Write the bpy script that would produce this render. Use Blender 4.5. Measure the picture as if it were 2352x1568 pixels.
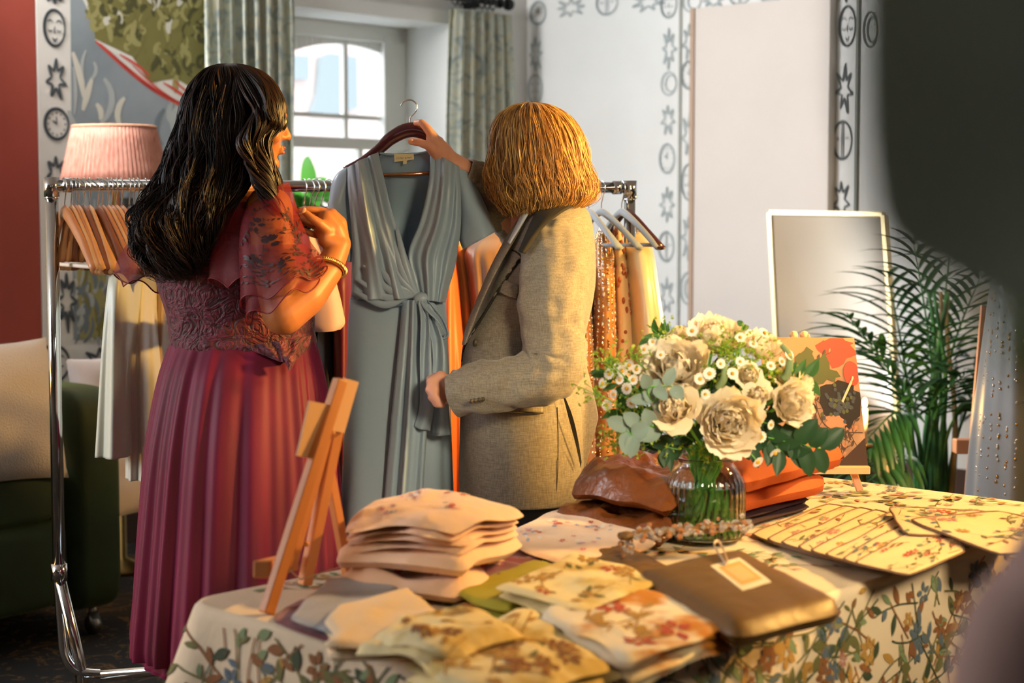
import bpy, math, random
import numpy as np
from mathutils import Vector, Matrix, noise

for o in list(bpy.data.objects): bpy.data.objects.remove(o)
SC = bpy.context.scene
COL = SC.collection
R = math.radians
PI = math.pi

# ------------------------------------------------------------------ camera
FPX = 3900.0; CAMZ = 1.386; PITCH = math.atan(294/FPX)
cam = bpy.data.cameras.new('camera'); camo = bpy.data.objects.new('camera', cam); COL.objects.link(camo)
cam.sensor_width = 36; cam.lens = FPX/2352*36; cam.clip_start = .05
camo.location = (0, 0, CAMZ); camo.rotation_euler = (PI/2-PITCH, 0, 0)
cam.dof.use_dof = True; cam.dof.focus_distance = 4.0; cam.dof.aperture_fstop = 3.6
SC.camera = camo
SC.view_settings.view_transform = 'Standard'; SC.view_settings.look = 'None'
SC.view_settings.gamma = 1; SC.view_settings.exposure = 0.05
SC.view_settings.use_curve_mapping = False

# ------------------------------------------------------------------ world + lights
wd = bpy.data.worlds.new('world'); SC.world = wd; wd.use_nodes = True
bg = wd.node_tree.nodes['Background']
bg.inputs[0].default_value = (.78, .88, 1, 1); bg.inputs[1].default_value = 1.6

def light(name, kind, loc, target, power, color, size=1, sizey=None, spread=None, angle=None):
    l = bpy.data.lights.new(name, kind); o = bpy.data.objects.new(name, l); COL.objects.link(o)
    o.location = loc
    o.rotation_euler = (Vector(target)-Vector(loc)).to_track_quat('-Z', 'Y').to_euler()
    l.energy = power; l.color = color
    if kind == 'AREA':
        l.size = size
        if sizey: l.shape = 'RECTANGLE'; l.size_y = sizey
        if spread: l.spread = spread
    if kind == 'SPOT':
        l.shadow_soft_size = size; l.spot_size = angle; l.spot_blend = .6
    if kind == 'POINT': l.shadow_soft_size = size
    if kind == 'SUN': l.angle = R(1)
    return o
light('sun', 'SUN', (0, -10, 20), (-1.5, 0, 10), 2.3, (1, .95, .9))
# daylight falling in through the visible window (sky portion above the facade)
light('window_daylight', 'AREA', (-2.6, 10.2, 3.3), (.3, 5.2, 1.2), 700, (.90, .96, 1), 2.2, 1.2)
# added cool fill from the left as of an assumed window; two more follow
light('left_cool_fill', 'AREA', (-4.3, 3.0, 2.0), (-.8, 4.1, .8), 105, (.86, .93, 1), 1.4, 1.6)  # added area light inside the room, no window is built there
light('right_wall_fill', 'AREA', (-2.1, 5.85, 2.6), (2.2, 7.0, 1.4), 75, (.97, .98, 1), 1.0, .35, R(120))  # added area light under the ceiling to brighten the right wall
light('camera_side_fill', 'AREA', (-.8, -2.2, 2.7), (0, 3.2, .8), 7.5, (1, .90, .82), 2.6, 1.6)  # added soft fill from behind the camera, no window there
# assumed warm lamp, out of view on the right; added warm lights follow it
light('assumed_warm_lamp', 'SPOT', (2.75, 3.95, 2.7), (.40, 3.65, 1.0), 820, (1, .55, .14), .13, angle=R(70))
light('warm_side_fill', 'SPOT', (2.6, 3.2, 1.75), (.05, 4.0, 1.50), 780, (1, .56, .15), .10, angle=R(36))  # added narrow spot that warms the two women
light('table_front_fill', 'AREA', (1.3, .8, 2.1), (.45, 3.3, .98), 6, (1, .80, .50), .6, .6, R(38))  # added fill aimed at the bouquet
light('mirror_glow_light', 'POINT', (-4.55, 3.55, .6), (0, 0, 0), 60, (1, .45, .10), .08)  # added point light so the mirror reflects a warm wall
light('warm_spot', 'SPOT', (1.9, 5.4, 1.9), (2.2, 7.6, .6), 25, (1, .60, .15), .15, angle=R(75))  # added spot for the glow low on the right wall

# ------------------------------------------------------------------ projection helpers (real distances d in metres)
cp, sp = math.cos(PITCH), math.sin(PITCH)
def ray(px, py):
    x = (px-1176)/FPX; v = (784-py)/FPX
    return Vector((x, cp+v*sp, -sp+v*cp))
def W(px, py, d):
    r = ray(px, py); r = r*(d/r.y); return Vector((r.x, r.y, r.z+CAMZ))
def WF(px, py, z):
    r = ray(px, py); t = (z-CAMZ)/r.z; return Vector((r.x*t, r.y*t, z))
def plane_pt(px, py, o, n):
    r = ray(px, py); c = Vector((0, 0, CAMZ)); t = (o-c).dot(n)/r.dot(n); return c+r*t

# ------------------------------------------------------------------ objects
def props(o, label=None, cat=None, group=None, kind=None):
    if label: o['label'] = label
    if cat: o['category'] = cat
    if group: o['group'] = group
    if kind: o['kind'] = kind
    return o
def thing(name, label, cat, loc=(0, 0, 0), rotz=0, group=None):
    o = bpy.data.objects.new(name, None); COL.objects.link(o); o.empty_display_size = .1
    o.location = loc; o.rotation_euler = (0, 0, rotz)
    return props(o, label, cat, group)
def wmat(o):
    m = Matrix.Identity(4)
    while o is not None:
        m = (Matrix.Translation(o.location) @ o.rotation_euler.to_matrix().to_4x4()) @ m; o = o.parent
    return m
def dup(r, loc, rot=None, label=None, scale=None):
    c = r.copy(); COL.objects.link(c); c.location = loc
    if rot: c.rotation_euler = rot
    if scale: c.scale = (scale,)*3
    if label: c['label'] = label
    for ch in list(r.children):
        k = ch.copy(); COL.objects.link(k); k.parent = c
        for g in list(ch.children):
            q = g.copy(); COL.objects.link(q); q.parent = k
    return c

def catmull(P, t):
    """P: list of vectors/tuples; t in 0..1"""
    n = len(P)-1; x = min(max(t, 0), 1)*n; i = min(int(x), n-1); f = x-i
    p1 = P[i]; p2 = P[i+1]; p0 = P[i-1] if i > 0 else p1; p3 = P[i+2] if i+2 <= n else p2
    return tuple(.5*((2*b)+(-a+c)*f+(2*a-5*b+4*c-d)*f*f+(-a+3*b-3*c+d)*f**3) for a, b, c, d in zip(p0, p1, p2, p3))
def cat3(P, t): return Vector(catmull([tuple(p) for p in P], t))
def nz(x, y=0, z=0): return noise.noise(Vector((x, y, z)))
def rnd(a, b): return random.uniform(a, b)

class MB:
    def __init__(s): s.v = []; s.f = []; s.m = []
    def add(s, vs, fs, m=0):
        o = len(s.v); s.v += [tuple(v) for v in vs]; s.f += [tuple(i+o for i in f) for f in fs]; s.m += [m]*len(fs)
    def merge(s, q):
        o = len(s.v); s.v += q.v; s.f += [tuple(i+o for i in f) for f in q.f]; s.m += q.m
    def grid(s, fn, nu, nv, cu=False, cv=False, m=0):
        vs = []; U = nu if cu else nu+1; V = nv if cv else nv+1
        for j in range(V):
            for i in range(U): vs.append(fn(i/nu, j/nv))
        fs = []
        for j in range(nv):
            for i in range(nu):
                a = j*U+i; b = j*U+(i+1) % U; c = ((j+1) % V)*U+(i+1) % U; d = ((j+1) % V)*U+i
                fs.append((a, b, c, d))
        s.add(vs, fs, m)
    def tube(s, path, rad, n=8, m=0, cap=True, flat=None, up=None):
        path = [Vector(p) for p in path]; k = len(path)
        rr = rad if isinstance(rad, (list, tuple)) else [rad]*k
        fl = flat if isinstance(flat, (list, tuple)) else [flat or 1]*k
        t = [(path[min(i+1, k-1)]-path[max(i-1, 0)]).normalized() for i in range(k)]
        a = Vector(up) if up is not None else (Vector((0, 0, 1)) if abs(t[0].z) < .9 else Vector((1, 0, 0)))
        vs = []
        for i in range(k):
            a = (a-t[i]*a.dot(t[i]));
            if a.length < 1e-6: a = t[i].orthogonal()
            a.normalize(); b = t[i].cross(a)
            for j in range(n):
                th = 2*PI*j/n
                vs.append(path[i]+a*math.cos(th)*rr[i]+b*math.sin(th)*rr[i]*fl[i])
        fs = [(i*n+j, i*n+(j+1) % n, (i+1)*n+(j+1) % n, (i+1)*n+j) for i in range(k-1) for j in range(n)]
        if cap: fs += [tuple(range(n-1, -1, -1)), tuple(range((k-1)*n, k*n))]
        s.add(vs, fs, m)
    def lathe(s, prof, c=(0, 0, 0), n=32, m=0, fn=None):
        c = Vector(c)
        def f(u, v):
            x = v*(len(prof)-1); i = min(int(round(x)), len(prof)-1); r, z = prof[i]
            a = 2*PI*u
            if fn: r = fn(r, a, z)
            return c+Vector((r*math.cos(a), r*math.sin(a), z))
        s.grid(f, n, len(prof)-1, cu=True, m=m)
    def box(s, c, sz, rot=None, m=0):
        c = Vector(c); M = rot or Matrix.Identity(3)
        vs = [c+M @ Vector((x*sz[0]/2, y*sz[1]/2, z*sz[2]/2)) for x in (-1, 1) for y in (-1, 1) for z in (-1, 1)]
        s.add(vs, [(0, 1, 3, 2), (4, 6, 7, 5), (0, 4, 5, 1), (2, 3, 7, 6), (0, 2, 6, 4), (1, 5, 7, 3)], m)
    def bar(s, p0, p1, w, h, up=(0, 0, 1), m=0):
        p0 = Vector(p0); p1 = Vector(p1); t = (p1-p0); L = t.length; t.normalize()
        u = Vector(up); u = (u-t*u.dot(t)).normalized(); b = t.cross(u)
        s.box((p0+p1)/2, (L, w, h), Matrix((t, b, u)).transposed(), m)
    def ell(s, c, r, n=16, rot=None, m=0):
        c = Vector(c); M = rot or Matrix.Identity(3); r = r if isinstance(r, (tuple, list)) else (r, r, r)
        vs = []; fs = []; k = max(n//2, 4)
        for j in range(1, k):
            ph = PI*j/k
            for i in range(n):
                th = 2*PI*i/n
                vs.append(c+M @ Vector((r[0]*math.sin(ph)*math.cos(th), r[1]*math.sin(ph)*math.sin(th), r[2]*math.cos(ph))))
        top = len(vs); vs.append(c+M @ Vector((0, 0, r[2]))); vs.append(c-M @ Vector((0, 0, r[2])))
        for j in range(k-2):
            for i in range(n): fs.append((j*n+i, (j+1)*n+i, (j+1)*n+(i+1) % n, j*n+(i+1) % n))
        for i in range(n):
            fs.append((top, i, (i+1) % n)); fs.append((top+1, (k-2)*n+(i+1) % n, (k-2)*n+i))
        s.add(vs, fs, m)
    def cap(s, p0, r0, p1, r1, n=14, m=0):
        """tapered capsule"""
        p0 = Vector(p0); p1 = Vector(p1); t = p1-p0; L = t.length
        if L < 1e-6: return s.ell(p0, r0, n, m=m)
        t /= L; path = []; rad = []
        for k in range(1, 5):
            a = PI/2*(1-k/4); path.append(p0-t*r0*math.sin(a)); rad.append(max(r0*math.cos(a), 1e-4))
        for k in range(0, 4):
            a = PI/2*k/4; path.append(p1+t*r1*math.sin(a)); rad.append(max(r1*math.cos(a), 1e-4))
        s.tube(path, rad, n, m)
    def strip(s, pts, w, mapf, m=0, taper=True, closed=False):
        """brush stroke: 2D polyline of width w laid on a surface through mapf(u,v)"""
        P = [Vector((p[0], p[1])) for p in pts]; k = len(P)
        if closed: P.append(P[0]); k += 1
        vs = []
        for i in range(k):
            a = P[max(i-1, 0)]; b = P[min(i+1, k-1)]
            if closed and i in (0, k-1): a = P[-2]; b = P[1]
            t = (b-a)
            t = t.normalized() if t.length > 1e-9 else Vector((1, 0))
            n_ = Vector((-t.y, t.x)); ww = w/2
            if taper and not closed: ww *= .35+.65*math.sin(PI*(i+.4)/(k-.2))
            vs.append(mapf(*(P[i]+n_*ww))); vs.append(mapf(*(P[i]-n_*ww)))
        s.add(vs, [(2*i, 2*i+1, 2*i+3, 2*i+2) for i in range(k-1)], m)
    def build(s, name, mats, parent=None, smooth=True, sub=0, bevel=0, solid=0, label=None, cat=None, group=None, kind=None, remesh=0, sm=0, shift=True, doff=0):
        mats = mats if isinstance(mats, (list, tuple)) else [mats]
        me = bpy.data.meshes.new(name); V = np.array(s.v, dtype=np.float64)
        loc = None
        if parent is not None:
            Mi = np.array(wmat(parent).inverted()); V = V @ Mi[:3, :3].T + Mi[:3, 3]
        elif shift:
            loc = Vector(((V[:, 0].min()+V[:, 0].max())/2, (V[:, 1].min()+V[:, 1].max())/2, V[:, 2].min())); V = V-np.array(loc)
        me.from_pydata(V.tolist(), [], s.f)
        for mm in mats: me.materials.append(mm)
        me.polygons.foreach_set('material_index', s.m)
        me.polygons.foreach_set('use_smooth', [smooth]*len(me.polygons)); me.update()
        o = bpy.data.objects.new(name, me); COL.objects.link(o)
        if loc is not None: o.location = loc
        if parent is not None: o.parent = parent
        if remesh:
            md = o.modifiers.new('r', 'REMESH'); md.mode = 'VOXEL'; md.voxel_size = remesh; md.use_smooth_shade = True
            if sm:
                md = o.modifiers.new('s', 'SMOOTH'); md.factor = .5; md.iterations = sm
            dg = bpy.context.evaluated_depsgraph_get(); dg.update()
            nm = bpy.data.meshes.new_from_object(o.evaluated_get(dg)); o.modifiers.clear()
            nm.materials.clear()
            for mm in mats: nm.materials.append(mm)
            o.data = nm; nm.polygons.foreach_set('use_smooth', [True]*len(nm.polygons)); nm.update()
        if bevel:
            md = o.modifiers.new('b', 'BEVEL'); md.width = bevel; md.segments = 2; md.limit_method = 'ANGLE'; md.angle_limit = R(40)
        if solid:
            md = o.modifiers.new('so', 'SOLIDIFY'); md.thickness = solid; md.offset = 0
        if sub:
            md = o.modifiers.new('su', 'SUBSURF'); md.levels = sub; md.render_levels = sub
        return props(o, label, cat, group, kind)

# ------------------------------------------------------------------ materials
def lin(h):
    if not isinstance(h, str): return tuple(h)[:3]
    c = [int(h[i:i+2], 16)/255 for i in (1, 3, 5)]
    return tuple(x/12.92 if x <= .04045 else ((x+.055)/1.055)**2.4 for x in c)
MATS = {}
class NT:
    def __init__(s, name):
        s.mat = bpy.data.materials.new(name); s.mat.use_nodes = True; s.t = s.mat.node_tree
        s.p = s.t.nodes['Principled BSDF']; s.out = s.t.nodes['Material Output']
    def n(s, ty, **kw):
        nd = s.t.nodes.new(ty)
        for k, v in kw.items():
            if hasattr(nd, k): setattr(nd, k, v)
            else: nd.inputs[k.replace('_', ' ')].default_value = v
        return nd
    def l(s, a, b): s.t.links.new(a, b)
    def coord(s, kind='Object', scale=(1, 1, 1)):
        tc = s.n('ShaderNodeTexCoord'); mp = s.n('ShaderNodeMapping'); mp.inputs['Scale'].default_value = scale
        s.l(tc.outputs[kind], mp.inputs[0]); return mp.outputs[0]
    def ramp(s, fac, stops, interp='LINEAR'):
        r = s.n('ShaderNodeValToRGB'); cr = r.color_ramp; cr.interpolation = interp
        while len(cr.elements) < len(stops): cr.elements.new(.5)
        for e, (p, c) in zip(cr.elements, stops): e.position = p; e.color = (*lin(c), 1)
        s.l(fac, r.inputs[0]); return r.outputs[0]
    def bump(s, h, strength, dist=.01):
        b = s.n('ShaderNodeBump'); b.inputs['Strength'].default_value = strength; b.inputs['Distance'].default_value = dist
        s.l(h, b.inputs['Height']); s.l(b.outputs[0], s.p.inputs['Normal']); return b
def mat(name, col, rough=.6, metal=0, spec=.5, sheen=0, noise_=None, bump=None, weave=None, trans=0, ior=1.45, alpha=1, emit=None, sss=0, coat=0, stretch=None, translucent=0, sheentint=None):
    if name in MATS: return MATS[name]
    t = NT(name); p = t.p
    p.inputs['Base Color'].default_value = (*lin(col), 1); p.inputs['Roughness'].default_value = rough
    p.inputs['Metallic'].default_value = metal; p.inputs['Specular IOR Level'].default_value = spec
    p.inputs['Sheen Weight'].default_value = sheen; p.inputs['Transmission Weight'].default_value = trans
    p.inputs['IOR'].default_value = ior; p.inputs['Coat Weight'].default_value = coat
    if sheentint: p.inputs['Sheen Tint'].default_value = (*lin(sheentint), 1)
    if sss:
        p.inputs['Subsurface Weight'].default_value = sss; p.inputs['Subsurface Radius'].default_value = (.012, .004, .002); p.inputs['Subsurface Scale'].default_value = 1
    if emit: p.inputs['Emission Color'].default_value = (*lin(emit[0]), 1); p.inputs['Emission Strength'].default_value = emit[1]
    if noise_:  # (scale, col2, contrast lo, hi)
        sc, c2 = noise_[0], noise_[1]; lo, hi = (noise_[2], noise_[3]) if len(noise_) > 2 else (.35, .65)
        co = t.coord(scale=stretch or (1, 1, 1)); nn = t.n('ShaderNodeTexNoise'); nn.inputs['Scale'].default_value = sc; nn.inputs['Detail'].default_value = 4
        t.l(co, nn.inputs[0]); t.l(t.ramp(nn.outputs[0], [(lo, col), (hi, c2)]), p.inputs['Base Color'])
    if bump:
        co = t.coord(scale=stretch or (1, 1, 1)); nn = t.n('ShaderNodeTexNoise'); nn.inputs['Scale'].default_value = bump[0]; nn.inputs['Detail'].default_value = 5
        t.l(co, nn.inputs[0]); t.bump(nn.outputs[0], bump[1], bump[2] if len(bump) > 2 else .01)
    if weave:
        co = t.coord(); w1 = t.n('ShaderNodeTexNoise'); w1.inputs['Scale'].default_value = weave[0]; w1.inputs['Detail'].default_value = 1
        m1 = t.coord(scale=(1, 1, .08)); t.l(m1, w1.inputs[0])
        w2 = t.n('ShaderNodeTexNoise'); w2.inputs['Scale'].default_value = weave[0]; w2.inputs['Detail'].default_value = 1
        m2 = t.coord(scale=(.08, .08, 1)); t.l(m2, w2.inputs[0])
        ad = t.n('ShaderNodeMath', operation='ADD'); t.l(w1.outputs[0], ad.inputs[0]); t.l(w2.outputs[0], ad.inputs[1])
        dv = t.n('ShaderNodeMath', operation='MULTIPLY'); t.l(ad.outputs[0], dv.inputs[0]); dv.inputs[1].default_value = .5
        t.l(t.ramp(dv.outputs[0], [(.36, col), (.64, weave[1])]), p.inputs['Base Color'])
        t.bump(ad.outputs[0], .25, .001)
    if alpha < 1 or translucent:
        mx = t.n('ShaderNodeMixShader')
        if translucent:
            tr = t.n('ShaderNodeBsdfTranslucent'); tr.inputs[0].default_value = (*lin(col), 1); mx.inputs[0].default_value = translucent
            t.l(p.outputs[0], mx.inputs[1]); t.l(tr.outputs[0], mx.inputs[2]); last = mx
        else: last = None
        if alpha < 1:
            m2_ = t.n('ShaderNodeMixShader') if last else mx; tp = t.n('ShaderNodeBsdfTransparent'); m2_.inputs[0].default_value = alpha
            t.l(tp.outputs[0], m2_.inputs[1]); t.l((last or p).outputs[0], m2_.inputs[2]); last = m2_
        t.l(last.outputs[0], t.out.inputs[0])
    MATS[name] = t.mat; return t.mat

# ================================================================== ROOM
TH = R(48)
EW = Vector((math.cos(TH), math.sin(TH), 0))      # along the window wall, towards the corner
ER = Vector((math.sin(TH), -math.cos(TH), 0))     # along the right wall, away from the corner
Q = Vector((.08, 9.0, 0))                         # room corner
NW = ER.copy()                                    # window wall normal into the room
NR = -EW                                          # right wall normal into the room
UP = Vector((0, 0, 1))
def ww(px, py, off=0):                            # pixel -> (s, z) on the window wall
    p = plane_pt(px, py, Q+NW*off, NW); return (Q-p).dot(EW), p.z
def wr(px, py):
    p = plane_pt(px, py, Q, NR); return (p-Q).dot(ER), p.z
def WW(s, z, off=0): return Q-EW*s+NW*off+UP*z
def WR(s, z, off=0): return Q+ER*s+NR*off+UP*z
CEIL = 2.75; LW = 9.4; LR = 9.6

m_wall = mat('wall_paint', '#e4e5e2', .8, noise_=(1.5, '#dcdcd8'))
m_wall2 = mat('wall_stone_white', '#cfc8ba', .8)
m_red = mat('wall_red', '#a04536', .75, noise_=(2, '#93402f'))
m_dark = mat('dark_beige_side_wall', '#6d665d', .9)  # dark beige paint of the walls out of view
m_white = mat('white_gloss_paint', '#eceeea', .4)
m_ink = mat('charcoal_ink', '#4c5256', .9)
m_inkL = mat('washed_ink', '#a7b0b0', .9)

# floor with a dark woven carpet pattern
t = NT('carpet'); co = t.coord(scale=(1, 1, 1))
n1 = t.n('ShaderNodeTexNoise'); n1.inputs['Scale'].default_value = 9; n1.inputs['Detail'].default_value = 6; n1.inputs['Distortion'].default_value = 2.5; t.l(co, n1.inputs[0])
t.l(t.ramp(n1.outputs[0], [(.0, '#0c0b09'), (.56, '#14110c'), (.60, '#6b4a1d'), (.64, '#15120d'), (.75, '#3b2a14')]), t.p.inputs['Base Color'])
t.p.inputs['Roughness'].default_value = .95; m_floor = t.mat
b = MB(); c0 = Q; c1 = Q-EW*LW; c2 = Q-EW*LW+ER*LR; c3 = Q+ER*LR
b.add([c0+Vector((0, 1.2, 0)), c1-Vector((1.2, 0, 0)), c2-Vector((0, 1.2, 0)), c3+Vector((1.2, 0, 0))], [(0, 1, 2, 3)]); b.build('floor', m_floor, kind='structure', smooth=False, solid=.0)
b = MB(); b.add([p+UP*CEIL for p in (c0+Vector((0, 1.2, 0)), c3+Vector((1.2, 0, 0)), c2-Vector((0, 1.2, 0)), c1-Vector((1.2, 0, 0)))], [(0, 1, 2, 3)]); b.build('ceiling', mat('ceiling_white', '#c9c6c0', .9), kind='structure', smooth=False)
# window wall with opening
sR, _ = ww(1036, 300); s1 = sR; s2 = sR+1.95; zt = ww(1000, 52)[1]; zb = 1.02; TK = .50
def wallbox(name, s0, s1_, z0, z1, m, th=TK):
    b = MB(); P = [WW(s0, z0), WW(s1_, z0), WW(s1_, z1), WW(s0, z1)]; Pb = [p-NW*th for p in P]
    b.add(P+Pb, [(0, 1, 2, 3), (7, 6, 5, 4), (0, 4, 5, 1), (1, 5, 6, 2), (2, 6, 7, 3), (3, 7, 4, 0)]); return b
b = MB()
for a_ in [(-.5, s1, 0, CEIL), (s2, LW+.5, 0, CEIL), (s1, s2, 0, zb), (s1, s2, zt, CEIL)]:
    q = wallbox('x', *a_, m_wall); b.add(q.v, q.f)
b.build('wall_back', m_wall, kind='structure', smooth=False)
# right wall and the two walls out of view
b = MB(); P = [WR(-.0, 0), WR(LR, 0), WR(LR, CEIL), WR(0, CEIL)]; Pb = [p-NR*.2 for p in P]
b.add(P+Pb, [(0, 1, 2, 3), (7, 6, 5, 4), (0, 4, 5, 1), (1, 5, 6, 2), (2, 6, 7, 3), (3, 7, 4, 0)]); b.build('wall_right', m_wall, kind='structure', smooth=False)
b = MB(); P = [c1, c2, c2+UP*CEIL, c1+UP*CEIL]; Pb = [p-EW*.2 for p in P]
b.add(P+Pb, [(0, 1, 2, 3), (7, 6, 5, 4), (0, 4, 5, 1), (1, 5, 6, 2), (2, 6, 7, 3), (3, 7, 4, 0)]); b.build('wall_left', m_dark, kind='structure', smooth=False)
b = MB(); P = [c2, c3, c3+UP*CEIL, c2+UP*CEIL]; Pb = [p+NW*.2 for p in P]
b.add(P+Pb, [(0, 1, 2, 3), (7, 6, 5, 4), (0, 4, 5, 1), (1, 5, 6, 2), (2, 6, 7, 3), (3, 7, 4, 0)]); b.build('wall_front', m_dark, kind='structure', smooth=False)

# ---- baseboards
bb = mat('baseboard_brown', '#4a3428', .5)
b = MB(); b.bar(WR(0, .14, .012), WR(LR, .14, .012), .024, .28); b.build('baseboard_right', bb, kind='structure', smooth=False)
b = MB(); b.bar(WW(0, .14, .012), WW(LW, .14, .012), .024, .28); b.build('baseboard_back', bb, kind='structure', smooth=False)

# ---- window
zg = -.36                                   # glass plane offset (behind the wall face)
gl = mat('window_glass', '#ffffff', .02, trans=1, ior=1.02, spec=.1)
root = None
fr = MB()
wl, wr_ = s2-.10, s1+.10; wb, wt = zb+.06, zt-.07
def seg(sa, za, sb, zb_, w, h, off=zg): fr.bar(WW(sa, za, off), WW(sb, zb_, off), h, w, up=NW)
win = MB(); fr = win
for sa, za, sb, zb_ in [(s1+.05, zb, s1+.05, zt), (s2-.05, zb, s2-.05, zt)]: seg(sa, za, sb, zb_, .08, .10)
seg(s1, zt-.04, s2, zt-.04, .08, .08); seg(s1, zb+.03, s2, zb+.03, .08, .06)
# stepped white architrave
seg(s1+.125, zb, s1+.125, zt-.05, .05, .06, zg+.02)
sg, zr = ww(925, 300, zg); sm_, _ = ww(790, 200, zg); _, zmr = ww(790, 330, zg); _, zub = ww(790, 268, zg); _, zlow = ww(760, 452, zg)
sl_, _ = ww(812, 380, zg)
# arched head: board with a segmental arch cut in it
arc = []
sL = 2*sm_-sg
for k in range(25):
    u = k/24; s_ = sg+(sL-sg)*u
    zt0 = ww(690, 92, zg)[1]; za0 = ww(920, 152, zg)[1]
    arc.append((s_, zt0-(zt0-za0)*(2*u-1)**2))
for i in range(24):
    (a0, z0), (a1, z1) = arc[i], arc[i+1]
    P = [WW(a0, z0, zg+.015), WW(a1, z1, zg+.015), WW(a1, zt, zg+.015), WW(a0, zt, zg+.015)]; Pb = [p-NW*.04 for p in P]
    fr.add(P+Pb, [(0, 1, 2, 3), (7, 6, 5, 4), (0, 4, 5, 1), (1, 5, 6, 2), (2, 6, 7, 3), (3, 7, 4, 0)])
# boards either side of the sash
for sa in (sg-(sg-s1-.08)/2, ):
    seg(sa, zb, sa, zt, .03, sg-s1-.08)
seg(sL+(s2-.08-sL)/2, zb, sL+(s2-.08-sL)/2, zt, .03, max(s2-.08-sL, .02))
win.build('window_1', m_white, smooth=False, kind='structure', bevel=.004)
wroot = bpy.data.objects['window_1']
fr = MB()
for s_ in (sg+.0, sL): seg(s_, zmr, s_, zt-.1, .035, .045)
seg(sm_, zmr, sm_, zt-.08, .03, .026); seg(sg, zub, sL, zub, .03, .022)
fr.build('upper_sash', m_white, wroot, smooth=False)
fr = MB()
for s_ in (sg, sL, ): seg(s_, zb, s_, zmr, .035, .045, zg+.04)
seg(sg, zmr, sL, zmr, .04, .055, zg+.03); seg(sl_, zb, sl_, zmr, .03, .026, zg+.04); seg(sg, zlow, sL, zlow, .03, .022, zg+.04)
fr.build('lower_sash', m_white, wroot, smooth=False)
b = MB(); b.add([WW(sg, zb, zg), WW(sL, zb, zg), WW(sL, zt, zg), WW(sg, zt, zg)], [(0, 1, 2, 3)]); b.build('pane', gl, wroot, smooth=False)
b = MB(); b.box((0, 0, 0), (1, 1, 1)); b = MB(); b.bar(WW(s1-.04, zb+.0, -.13), WW(s2+.04, zb+.0, -.13), .36, .04); b.build('window_sill', m_white, wroot, smooth=False, bevel=.006)
# casing round the opening
cs = MB()
for (sa, za, sb, zb_) in [(s1+.0, zt, s2, zt)]: cs.bar(WW(sa, za+.03, .012), WW(sb, zb_+.03, .012), .02, .07)
cs.build('trim_1', m_white, kind='structure', smooth=False, bevel=.003)

# ---- outside: sunlit pale facade with a grey-blue gable and window, planter leaves on the outer sill
OUT = 4.5
fac = mat('sunlit_render_facade', '#f3d6cc', .9, noise_=(.8, '#f0dcd2')); slate = mat('facade_slate', '#a9b5b8', .8)
def WO(px, py, off): s_, z_ = ww(px, py, -off); return WW(s_, z_, -off)
hb = thing('building', 'pale pink sunlit house across the street seen through the window', 'building', WW(3, 0, -OUT))
b = MB(); P = [WW(-4, -1, -OUT), WW(9, -1, -OUT), WW(9, 6.5, -OUT), WW(-4, 6.5, -OUT)]; Pb = [p-NW*.3 for p in P]
b.add(P+Pb, [(0, 1, 2, 3), (7, 6, 5, 4), (0, 4, 5, 1), (1, 5, 6, 2), (2, 6, 7, 3), (3, 7, 4, 0)]); b.build('wall', fac, hb, smooth=False)
b = MB(); O2 = OUT-.06
pl = [WO(x, y, O2) for x, y in [(742, 255), (758, 215), (765, 130), (790, 120), (850, 128), (852, 245), (800, 262)]]
pb = [p-NW*.05 for p in pl]; n_ = len(pl)
b.add(pl+pb, [tuple(range(n_))]+[(i, (i+1) % n_, (i+1) % n_+n_, i+n_) for i in range(n_)]); b.build('gable_shape', slate, hb, smooth=False)
b = MB(); pl = [WO(x, y, O2) for x, y in [(700, 125), (738, 125), (738, 180), (704, 180)]]; pb = [p-NW*.05 for p in pl]
b.add(pl+pb, [(0, 1, 2, 3)]+[(i, (i+1) % 4, (i+1) % 4+4, i+4) for i in range(4)]); b.build('window', slate, hb, smooth=False)

m_leafbright = mat('sunlit_leaf', '#4f8f35', .5, translucent=.4)
def leafgrid(b, base, d, up, L, w, m=0, droop=.3, n=8, fold=.15, pointy=1.0):
    d = Vector(d).normalized(); up = Vector(up); s = d.cross(up).normalized(); up = s.cross(d).normalized(); base = Vector(base)
    def f(u, v):
        ww_ = w*math.sin(PI*min(v**.8, 1))**pointy*(1 if v < 1 else 0)+.0003
        x = (u-.5)*ww_; z = -droop*L*v*v+abs(u-.5)*ww_*fold*2
        return base+d*(v*L*(1-.15*droop*v))+s*x+up*z
    b.grid(f, 4, n, m=m)
pt = thing('potted_plant', 'bright green leafy plant on the sill behind the window glass', 'plant', WW(s1+1.1, zb, -.28))
random.seed(3); b = MB()
for px, py, dx, dz, L, w in [(690, 400, .5, .5, .22, .12), (700, 415, .9, .15, .25, .1), (690, 470, .6, .4, .26, .15), (720, 500, -.5, .7, .24, .12), (740, 440, .7, .3, .18, .09), (700, 540, .8, .6, .2, .12), (740, 520, .4, .8, .22, .12), (670, 500, -.3, .9, .25, .12), (715, 460, -.8, .4, .2, .11), (760, 480, .6, .6, .2, .1)]:
    s_, z_ = ww(px, py+22, -.28); p = WW(s_, z_, -.28)
    leafgrid(b, p, EW*dx+UP*dz+NW*rnd(-.2, .2), NW, L, w, droop=.3)
    b.tube([p, p-UP*(z_-zb)*.5+NW*.01, WW(s1+1.1, zb+.1, -.28)], .003, 5)
b.build('leaves', m_leafbright, pt)
b = MB(); b.lathe([(.0, 0), (.05, 0), (.065, .09), (.06, .09), (.05, .02)], WW(s1+1.1, zb+.02, -.28), 20); b.build('pot', mat('terracotta', '#a35c3c', .8), pt)

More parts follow.
